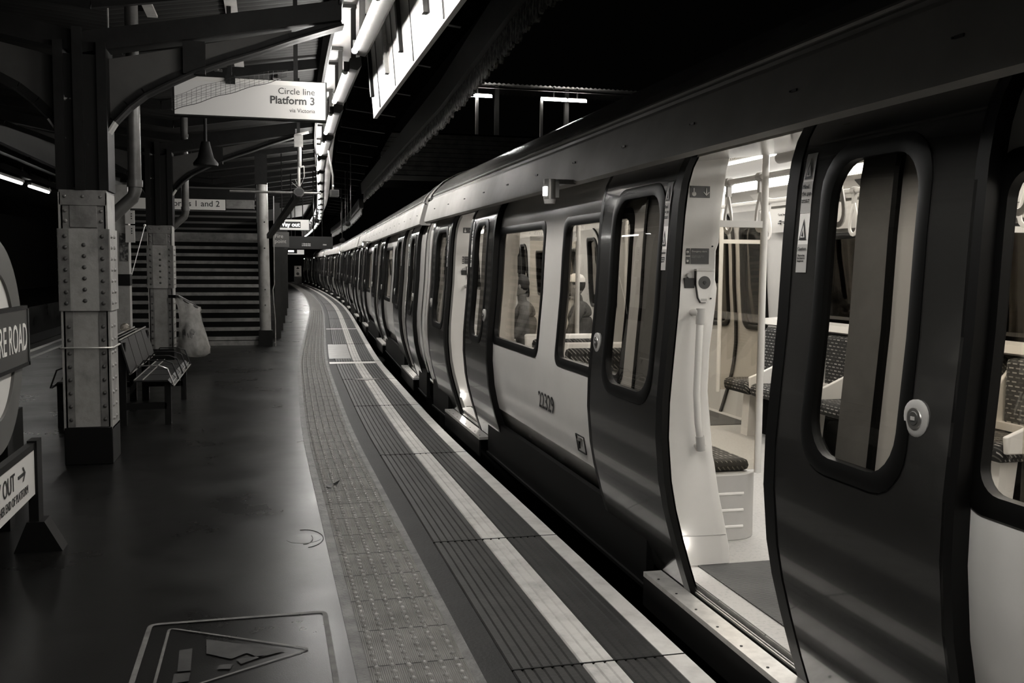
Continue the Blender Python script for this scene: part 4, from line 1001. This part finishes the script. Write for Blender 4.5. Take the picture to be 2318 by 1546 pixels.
m_ = MB(); m_.box((-.03, -1.95, 0), (.02, -1.85, .62), M_BLACK); m_.build('sign_post', r, smooth=0)
tag(r, 'low white WAY OUT board with arrow, at lower left of the picture', 'sign')
# ---------------------------------------------------------------- bench
def bench(x, y, L, label, flip=1):
    r = empty('platform_bench', (x, y, 0), 0 if flip > 0 else PI)
    m_ = MB()
    # x: backrest at 0, seat front at .46
    n = 4; sw = L/n
    for k in range(n):
        a = k*sw+.015; b = (k+1)*sw-.015
        m_.prism([(0, a, .84), (.015, a, .84), (.10, a, .52), (.085, a, .52)], (0, b-a, 0), M_SEATM)
    for z, X in ((.85, -.0), (.52, .095)): m_.tube([(X, 0, z), (X, L, z)], .009, M_STEEL, 8)
    m_.tube([(-.025, 0, .83), (-.025, L, .83)], .007, M_STEEL, 8)
    m_.build('bench_back', r)
    m_ = MB()
    for k in range(n):
        a = k*sw+.015; b = (k+1)*sw-.015
        m_.prism([(.12, a, .455), (.44, a, .455), (.49, a, .40), (.49, a, .392), (.44, a, .44), (.12, a, .44)], (0, b-a, 0), M_SEATM)
    for X, z in ((.13, .46), (.21, .462), (.50, .40), (.478, .425)): m_.tube([(X, 0, z), (X, L, z)], .006, M_STEEL, 8)
    m_.build('bench_seat', r)
    for k in range(n+1):
        if k in (0, 2, 4, 1, 3):
            Y = k*sw; m_ = MB(); m_.tube([(.10, Y, .52), (.16, Y, .60), (.36, Y, .60), (.44, Y, .57), (.50, Y, .40)], .008, M_STEEL if k == 0 else M_SEATM, 6); m_.build('armrest', r)
    for Y in (.12, L-.12):
        m_ = MB(); m_.box((.40, Y-.03, 0), (.46, Y+.03, .43), M_BLACK); m_.build('leg', r)
        m_ = MB(); m_.box((-.03, Y-.035, 0), (.045, Y+.035, .82), M_BLACK); m_.build('leg', r)
    for Y in (.09, L-.15): m_ = MB(); m_.box((-.02, Y, .16), (.42, Y+.06, .22), M_BLACK); m_.build('stretcher', r)
    return tag(r, label, 'bench')
bench(-1.40, 10.0, 2.1, 'metal platform bench facing the train, beside the second pillar')
bench(-1.52, 12.1, 2.1, 'metal platform bench backing onto the first one, facing left', -1)
m_ = MB(); m_.sphere((-1.47, 11.0, .915), .055, M_CLEAR, 14, (1, 1.2, .8)); m_.sphere((-1.47, 11.0, .915), .04, M_BAG2, 10, (.9, 1.1, .7)); m_.cyl((-1.47, 11.06, .93), (-1.47, 11.10, .935), .014, M_LAB, 10); tag(m_.build('crumpled_bottle'), 'crumpled clear bottle on top of the bench backrest', 'bottle')
m_ = MB(); m_.box((-2.3, 7.6, .0), (-1.95, 8.6, .42), M_BLACK); m_.sphere((-2.12, 7.95, .47), .26, M_CLOTH, 16, (.62, 1.5, .62)); m_.sphere((-2.1, 8.42, .50), .15, M_CLOTH, 14, (.9, 1.1, .8)); m_.sphere((-2.08, 8.5, .60), .09, M_HAIR, 12, (1, 1.2, .7)); tag(m_.build('covered_bundle'), 'dark bulky bundle low on the left behind the roundel sign', 'bundle')
# bin bag on a hoop
r = empty('litter_bag', (-1.13, 15.35, .03)); r.scale = (.9, .9, .93)
m_ = MB(); m_.tube([(.17*math.cos(t*PI/12)-.03, .17*math.sin(t*PI/12), 1.06-.10*math.cos(t*PI/12)) for t in range(24)], .016, M_ZINC, 8, closed=True); m_.bar((-.22, 0, 1.15), (-.34, .05, 1.15), .05, .05, M_IRON); m_.build('hoop', r)
m_ = MB(); rows = []
PB = [(1.08, .175, 0), (1.02, .19, .0), (.9, .165, .02), (.75, .185, .03), (.6, .20, .05), (.45, .22, .07), (.33, .235, .09), (.24, .22, .11), (.18, .13, .12), (.165, .02, .12)]
for z, rad, dx in PB:
    rows.append([((rad*(1+.10*math.sin(t*5+z*9)+.05*math.sin(t*11+z*20)))*math.cos(t*2*PI/32)+dx-.03, (rad*(1+.10*math.sin(t*5+z*9)))*math.sin(t*2*PI/32), z-(.10*math.cos(t*2*PI/32) if z > 1 else 0)) for t in range(33)])
m_.strip(rows, M_BAG2); m_.build('bag', r, smooth=60)
m_ = MB(); m_.sphere((.0, -.06, .55), .165, M_RUBB, 14, (.85, .95, 1.2)); m_.build('rubbish', r)
tag(r, 'pale plastic litter bag hanging from a hoop on the second pillar', 'bin bag')
# rear column with notices
r = empty('rear_pillar', (-1.83, 13.5, 0)); m_ = MB(); m_.box((-.10, 0, .35), (.09, .2, 1.30), M_CREAM); m_.box((-.10, 0, 1.45), (.09, .2, 2.6), M_CREAM); m_.build('pillar_shaft', r)
m_ = MB(); m_.box((-.105, -.005, 1.30), (.095, .205, 1.45), M_IRON); m_.box((-.12, -.02, 0), (.11, .22, .36), M_BLACK); m_.box((-.02, -.008, 1.62), (.08, .0, 1.98), M_FLAKE); m_.build('pillar_band', r)
tag(r, 'narrow pale pillar behind the nearest pillar, left of the stairs', 'pillar')
for k, (z0, z1, lb) in enumerate(((2.10, 2.27, 'upper small notice plate beside the narrow rear pillar'), (1.86, 2.08, 'lower small notice plate beside the narrow rear pillar'))):
    m_ = MB(); m_.box((-1.77, 13.44, z0), (-1.655, 13.46, z1), M_LABG); [m_.box((-1.70, 13.437, z1-.05-.03*q_), (-1.685, 13.441, z1-.035-.03*q_), M_INK) for q_ in range(3)]; tag(m_.build('notice_plate'), lb, 'notice')
m_ = MB(); m_.tube([(-1.62, 14.2, 2.1), (-1.80, 13.72, 1.22)], .006, M_LAB, 6); m_.sphere((-1.62, 14.2, 2.11), .02, M_LAB, 8); tag(m_.build('stay_wire'), 'thin bright slanting wire between the two pillars', 'wire')
# horn speaker / bell shape lamp
r = empty('hanging_horn', (-.74, 13, 2.83)); m_ = MB(); m_.lathe((0, 0, 0), (0, 0, 1), [(0, .15), (.03, .155), (.10, .10), (.2, .075), (.3, .05)], M_IRON, 20); m_.build('horn', r, smooth=60); m_ = MB(); m_.cyl((0, 0, .28), (0, 0, 1.16), .02, M_IRON, 8); m_.build('stem', r); tag(r, 'dark bell-shaped horn hanging under the second bracket', 'loudspeaker')
# cctv pole, bar and devices
r = empty('camera_mast', (.44, 14, 2.6))
m_ = MB(); m_.cyl((0, 0, .08), (.0, 0, .35), .022, M_CREAM, 10); m_.cyl((.01, 0, .35), (.01, 0, .70), .03, M_CREAMD, 10); m_.box((-.06, -.05, .62), (.06, .05, .78), M_CREAMD); m_.bar((-.05, 0, .78), (.14, 0, .83), .05, .03, M_CREAM); m_.box((-.02, -.02, .78), (.02, .02, 1.62), M_IRON); m_.bar((.0, 0, .34), (.07, 0, .36), .02, .02, M_CREAM); m_.tube([(.07, 0, .36), (.075, 0, .22), (.06, 0, .18)], .008, M_CREAM, 6); m_.build('hanger', r)
m_ = MB(); m_.cyl((-.93, .02, -.01), (.30, .02, -.01), .016, M_CREAMD, 8); m_.build('cross_bar', r)
m_ = MB(); pts = [(.075*math.cos(PI/8+k*PI/4), -.05, .075*math.sin(PI/8+k*PI/4)*.85) for k in range(8)]; m_.prism(pts, (0, .22, 0), M_ZINC); m_.prism([(x*.8, -.055, z*.8) for x, _, z in pts], (0, .01, 0), M_INK)
for a in (-.9, -.4, .5): m_.bar((0, 0, .05), (.12*math.sin(a), 0, .05+.13*math.cos(a)), .006, .006, M_CREAM)
m_.build('camera_housing', r)
tag(r, 'camera housing with octagonal face on a hanging pole and cross bar', 'camera')
r = empty('camera_unit', (.93, 14, 2.6)); m_ = MB(); m_.box((-.06, -.04, -.045), (.06, .2, .045), M_ZINC); m_.box((-.048, -.045, -.033), (.048, -.038, .033), M_INK); m_.build('housing', r); m_ = MB(); m_.tube([(-.02, .05, .045), (-.02, .05, .25), (-.08, .05, .6), (-.10, .05, 1.1)], .014, M_CREAMD, 8); m_.build('bracket', r); m_ = MB(); m_.sphere((-.02, -.02, .10), .008, M_IND, 8); m_.build('indicator', r)
tag(r, 'small rectangular camera at the right end of the cross bar', 'camera')
m_ = MB(); m_.bar((.42, 14.2, 2.55), (.04, 19.2, 2.12), .09, .08, M_FASC); tag(m_.build('strut'), 'dark diagonal strut running from the camera down to the stair post', 'strut')
for (x_, y_, z_, s_, lb) in ((.95, 19.5, 2.45, .05, 'small dark camera under the canopy left of the curving lights'), (1.75, 22, 2.5, .06, 'dark hanging speaker right of the curving lights'), (1.85, 25, 2.2, .07, 'larger hanging box camera right of the curving lights'), (1.62, 30, 2.2, .07, 'furthest hanging camera near the train describer')):
    r = empty('hanging_camera', (x_, y_, z_)); m_ = MB(); m_.lathe((0, 0, 0), (0, -1, 0), [(-.18, s_*.8), (0, s_*.9), (.02, s_*1.0), (.03, s_*.7)], M_IRON, 14); m_.build('housing', r); m_ = MB(); m_.cyl((0, .05, s_*.8), (0, .05, 4.0-z_), .012, M_IRON, 6); m_.build('stem', r); tag(r, lb, 'camera', 'cameras hanging under the canopy')
for y in (20, 24.5, 30):
    m_ = MB(); m_.cyl((E(y)-.35, y, 2.55), (E(y)-.35, y, 4.0), .009, M_ZINC, 6); tag(m_.build('drop_rod'), 'thin rod hanging from the canopy right of the lights', 'rod', 'hanging rods under the canopy')
# ---------------------------------------------------------------- floor details
m_ = MB(); FP = lambda pts, z: [(x, y, z) for x, y in pts]
ww = mat('worn_white', .13, .6, spec=.2, v2=.06, scale=9, lo=.4, hi=.7); wd = mat('worn_yellow', .035, .6, v2=.018, scale=8, spec=.2)
def outline(m_, pts, wd_, z, m, rad=.04):
    P = []
    n = len(pts)
    for i in range(n):
        a, b, c = Vector(pts[i-1]), Vector(pts[i]), Vector(pts[(i+1)%n]); u = (a-b).normalized()*rad; v = (c-b).normalized()*rad
        for t in (0, .25, .5, .75, 1): P.append((b+u)*(1-t)**2+b*2*t*(1-t)+(b+v)*t*t)
    cx = sum(p[0] for p in P)/len(P); cy_ = sum(p[1] for p in P)/len(P); n = len(P); Q = []
    for i in range(n):
        d = (P[(i+1)%n]-P[i-1]).normalized(); nr = Vector((-d.y, d.x))
        if nr.dot(Vector((cx, cy_))-P[i]) < 0: nr = -nr
        Q.append(P[i]+nr*wd_)
    m_.add([(p.x, p.y, z) for p in P]+[(q.x, q.y, z) for q in Q], [(k, (k+1)%n, n+(k+1)%n, n+k) for k in range(n)], m)
outline(m_, [(-.53, 4.46), (.25, 4.46), (.25, 3.3), (-.53, 3.3)], .022, .0045, ww, .05)
outline(m_, [(-.44, 4.40), (.17, 4.02), (-.44, 3.66)], .012, .0045, ww, .05)
m_.poly(FP([(-.27, 4.22), (.06, 4.02), (-.05, 3.97), (-.10, 4.03), (-.16, 3.98), (-.26, 4.06)], .0045), wd)
m_.poly(FP([(-.37, 4.12), (-.32, 4.13), (-.31, 3.90), (-.36, 3.90)], .0045), wd); m_.poly(FP([(-.37, 3.88), (-.31, 3.88), (-.31, 3.80), (-.37, 3.79)], .0045), wd); m_.poly(FP([(-.20, 3.93), (-.15, 3.93), (-.16, 3.88), (-.21, 3.89)], .0045), wd); m_.poly(FP([(-.14, 3.97), (-.02, 3.99), (-.12, 3.92)], .0045), wd)
tag(m_.build('floor_marking', smooth=0), 'worn triangular warning marking with a falling figure on the platform floor', 'floor marking')
r = empty('manhole_cover', (.19, 5.70, 0)); m_ = MB()
m_.tube([(.11*math.cos(t*PI/20), .19*math.sin(t*PI/20), .0015) for t in range(-9, 12)], .0035, M_INK, 5, flat=.5); m_.tube([(.05*math.cos(t*PI/20), .12*math.sin(t*PI/20), .0015) for t in range(-11, 4)], .003, M_INK, 5, flat=.5); m_.build('cover_rim', r)
m_ = MB(); m_.lathe((0, 0, 0), (0, 0, 1), [(0, .10), (.001, .10)], M_ASPH, 32); m_.build('cover_plate', r); tag(r, 'round cover in the asphalt left of the tactile strip', 'manhole cover')
for (ya, yb, o0, o1, lb, m) in ((16.6, 19.6, .83, .46, 'pale grey rectangular slab let into the dark platform coping', M_HATCH), (15.75, 16.05, .84, .10, 'white crossing bar painted over the platform coping', M_LAB), (24.2, 24.4, .84, .10, 'thin white bar painted across the coping further along', M_LAB)):
    m_ = ribbon(o0, o1, .0075, m, ya, yb, zt=.0); tag(m_.build('paving_slab'), lb, 'slab')
m_ = MB(); m_.prism([(1.13, 13.55, .006), (1.32, 13.66, .006), (1.52, 13.55, .006), (1.32, 13.44, .006)], (0, 0, .004), M_HATCH); tag(m_.build('diamond_plate'), 'small pale diamond-shaped plate on the coping', 'plate')
m_ = MB(); m_.poly([(.40, 7.0, .016), (.43, 7.03, .022), (.44, 6.98, .015), (.42, 6.93, .014), (.39, 6.95, .02)], M_INK); m_.poly([(.44, 7.02, .02), (.50, 7.10, .03), (.47, 7.0, .016)], M_STAIR); tag(m_.build('dead_leaf', smooth=0), 'dark dead leaf lying on the tactile strip', 'leaf')
# ---------------------------------------------------------------- far left platform
for k, (x_, y0_, y1_) in enumerate(((-6, 24.0, 27.05), (-6, 27.9, 30.2))):
    r = empty('fluorescent_light', (x_, (y0_+y1_)/2, 3.57)); h_ = (y1_-y0_)/2
    m_ = MB(); m_.tube([(0, -h_, 0), (0, h_, 0)], .035, M_BT, 8); m_.build('tube', r); m_ = MB(); m_.box((-.05, -h_, .03), (.05, h_+.12, .09), M_CREAMD); m_.cyl((0, h_+.1, .0), (0, h_+.1, .43), .03, M_CREAMD, 8); m_.build('fitting_body', r)
    tag(r, ['bright tube light at the far left edge, nearer of the two', 'bright tube light at far left, right of the nearer one'][k], 'light', 'tube lights of the far left platform')
for k, (y0_, y1_) in enumerate(((25.5, 30.5), (31.0, 31.8), (21, 24.5))):
    m_ = MB(); m_.box((-6.26, y0_, 3.9), (-6.04, y1_, 3.93), M_WHITE); m_.box((-6.16, y0_+.1, 3.93), (-6.12, y0_+.14, 4.0), M_IRON); tag(m_.build('reflector_board'), ['white reflector board above the far left tube lights', 'short white reflector board next to the nearest pillar', 'reflector board at the far left edge, mostly cut off'][k], 'board')
m_ = MB(); m_.box((-10, -4, 4.0), (-5.6, 60, 4.06), M_ROOF); struct(m_.build('ceiling_far_left'))
m_ = MB(); m_.box((-6.1, 10, 3.72), (-5.9, 60, 3.86), M_IRON); m_.cyl((-5.9, 20, 4.28), (-5.9, 34, 4.28), .03, M_CREAM, 6)
for y in (23, 27.4, 32): m_.bar((-5.9, y, 3.8), (-5.9, y, 4.5), .1, .1, M_IRON)
struct(m_.build('trim_16'), 'girder of the far left canopy')
for k in range(3):
    r = empty('fluorescent_light', (-5.6+.2*k, 36+5*k, 3.35)); m_ = MB(); m_.tube([(0, -.7, 0), (0, .7, 0)], .03, M_BT, 8); m_.build('tube', r); m_ = MB(); m_.box((-.02, -.7, .03), (.02, .7, .06), M_IRON); m_.cyl((0, 0, .03), (0, 0, .66), .015, M_IRON, 6); m_.build('fitting_body', r); tag(r, 'small far light glimpsed between the two riveted pillars', 'light', 'tube lights of the far left platform')
# ---------------------------------------------------------------- footbridge over the tracks
r = empty('footbridge', (7.5, 31, 0)); m_ = MB()
for k in range(9): m_.box((-4.0, -.02, 4.45+k*.145), (9, .04, 4.58+k*.145), mat('bridge_boards', .5, .6, v2=.3, scale=3))
m_.box((-4.0, 0, 4.35), (9, .05, 5.8), M_STAIR); m_.build('parapet_boards', r)
m_ = MB(); m_.box((-4.3, -.06, 4.28), (9, .1, 4.42), M_SIGNW); m_.build('bottom_beam', r)
m_ = MB(); m_.box((-4.0, .1, 4.28), (9, 3.2, 4.34), M_STAIR); m_.build('deck', r)
tag(r, 'dark boarded footbridge crossing high over the track', 'footbridge')
for (x0_, x1_, lb) in ((6.35, 7.3, 'bright tube light above the footbridge, left of the pair'), (9.0, 9.92, 'bright tube light above the footbridge, middle one'), (9.98, 10.6, 'short bright tube light above the footbridge, furthest right')):
    r = empty('fluorescent_light', ((x0_+x1_)/2, 32, 7.2)); h_ = (x1_-x0_)/2; m_ = MB(); m_.tube([(-h_, 0, 0), (h_, 0, 0)], .045, M_FART, 8); m_.build('tube', r); m_ = MB(); m_.box((-h_, .05, -.04), (h_, .09, .08), M_LABG); m_.box((-.02, .05, .08), (.02, .09, .43), M_IRON); m_.build('fitting_body', r); tag(r, lb, 'light', 'tube lights above the footbridge')
for x_, m, lb in ((6.80, M_SIGNW, 'thin white post below the left footbridge light'), (9.02, M_SIGNW, 'thin white post at the left end of the middle footbridge light')):
    m_ = MB(); m_.box((x_-.045, 32, 5.8), (x_+.045, 32.08, 7.15), m); tag(m_.build('bridge_post'), lb, 'post')
for x_, lb in ((7.55, 'dark upright of the footbridge between the two white posts'), (10.0, 'dark upright of the footbridge right of the white posts')):
    m_ = MB(); m_.box((x_-.07, 32.3, 5.8), (x_+.07, 32.45, 7.6), M_FASC); tag(m_.build('bridge_post'), lb, 'post')
m_ = MB(); rows = []; x = 6.2
while x < 14: rows.append([(x, 31.9, 7.62+.02*math.cos(x*2*PI/.16)), (x, 35, 7.8+.02*math.cos(x*2*PI/.16))]); x += .04
m_.strip(rows, M_CREAMD); m_.box((6.2, 31.9, 7.45), (14, 31.95, 7.49), M_CREAMD); tag(m_.build('bridge_roof'), 'corrugated roof edge above the footbridge lights', 'roof')
# ---------------------------------------------------------------- passengers
def person(x, y, cap, label, cl, face=0):
    r = empty('person', (x, y, 0), face)
    V = [(0, 0, .70), (0, .01, .88), (0, .03, 1.04), (0, .03, 1.14), (0, .05, 1.20), (0, .07, 1.30),
         (.17, .02, 1.09), (.22, .10, .86), (.16, .32, .80), (-.17, .02, 1.09), (-.22, .10, .86), (-.16, .32, .80),
         (.10, .04, .66), (.11, .44, .67), (.11, .46, .22), (.11, .58, .18), (-.10, .04, .66), (-.11, .44, .67), (-.11, .46, .22), (-.11, .58, .18), (.14, .39, .80), (-.14, .39, .80)]
    Ed = [(0,1),(1,2),(2,3),(3,4),(4,5),(3,6),(6,7),(7,8),(3,9),(9,10),(10,11),(0,12),(12,13),(13,14),(14,15),(0,16),(16,17),(17,18),(18,19),(8,20),(11,21)]
    Rr = [.15,.14,.155,.10,.055,.06,.065,.052,.04,.065,.052,.04,.09,.075,.055,.04,.09,.075,.055,.04,.034,.034]
    me = bpy.data.meshes.new('body'); me.from_pydata(V, Ed, []); me.materials.append(cl); o = bpy.data.objects.new('body', me); COL.objects.link(o); o.parent = r
    bm = bmesh.new(); bm.from_mesh(me); sk = bm.verts.layers.skin.verify()
    bm.verts.ensure_lookup_table()
    for i, v in enumerate(bm.verts): v[sk].radius = (Rr[i], Rr[i]); v[sk].use_root = (i == 0)
    bm.to_mesh(me); bm.free()
    o.modifiers.new('skin', 'SKIN'); sb = o.modifiers.new('sub', 'SUBSURF'); sb.levels = 2; sb.render_levels = 2
    m_ = MB(); h = Vector((0, .085, 1.38)); m_.sphere(h, .095, M_SKIN, 18, (.80, .98, 1.18)); m_.sphere(h+Vector((0, .03, -.075)), .05, M_SKIN, 12, (1, 1, .8))
    m_.lathe(h+Vector((0, .085, .0)), (0, .5, -.9), [(-.02, .006), (.02, .015), (.035, .012)], M_SKIN, 8)
    for s_ in (-1, 1): m_.sphere(h+Vector((s_*.03, .085, .015)), .009, M_HAIR, 8); m_.sphere(h+Vector((s_*.078, .0, -.01)), .02, M_SKIN, 8, (.4, .8, 1.3))
    m_.bar(h+Vector((-.022, .093, -.05)), h+Vector((.022, .093, -.05)), .006, .006, M_HAIR); m_.build('head', r, smooth=80)
    m_ = MB(); m_.sphere(h+Vector((0, -.022, .025)), .10, M_HAIR, 16, (.84, .9, 1.05)); m_.build('hair', r, smooth=80)
    for s_ in (-1, 1):
        m_ = MB(); c = Vector((s_*.135, .41, .80)); m_.sphere(c, .035, M_SKIN, 10, (.85, 1.1, .45))
        for f in range(4): a = c+Vector((s_*(.022-.014*f), .03, .0)); m_.tube([a, a+Vector((0, .03+.005*(1.5-abs(f-1.5)), -.004)), a+Vector((0, .05, -.022))], [.008, .0075, .006], M_SKIN, 6)
        a = c+Vector((-s_*.025, .0, 0)); m_.tube([a, a+Vector((-s_*.02, .02, -.004)), a+Vector((-s_*.022, .042, -.012))], [.009, .008, .006], M_SKIN, 6); m_.build('hand', r, smooth=80)
    if cap:
        m_ = MB(); m_.lathe(h+Vector((0, -.005, .045)), (0, 0, 1), [(0, .103), (.04, .10), (.075, .075), (.095, .03)], M_CAP, 20); m_.prism([(math.sin(a)*.075, .075+.0+math.cos(a)*.09+h.y-.085+.005, h.z+.045) for a in [(-1.3+k*.26) for k in range(11)]], (0, 0, .008), M_LABD); m_.build('cap', r, smooth=60)
    return tag(r, label, 'person')
person(3.42, 10.35, True, 'seated person in a white cap and dark clothes behind the larger carriage window', M_CLOTH, math.radians(60))
person(2.80, 10.45, False, 'seated person with dark hair in profile behind the carriage window near the second doors', M_CLOTH2, math.radians(75))
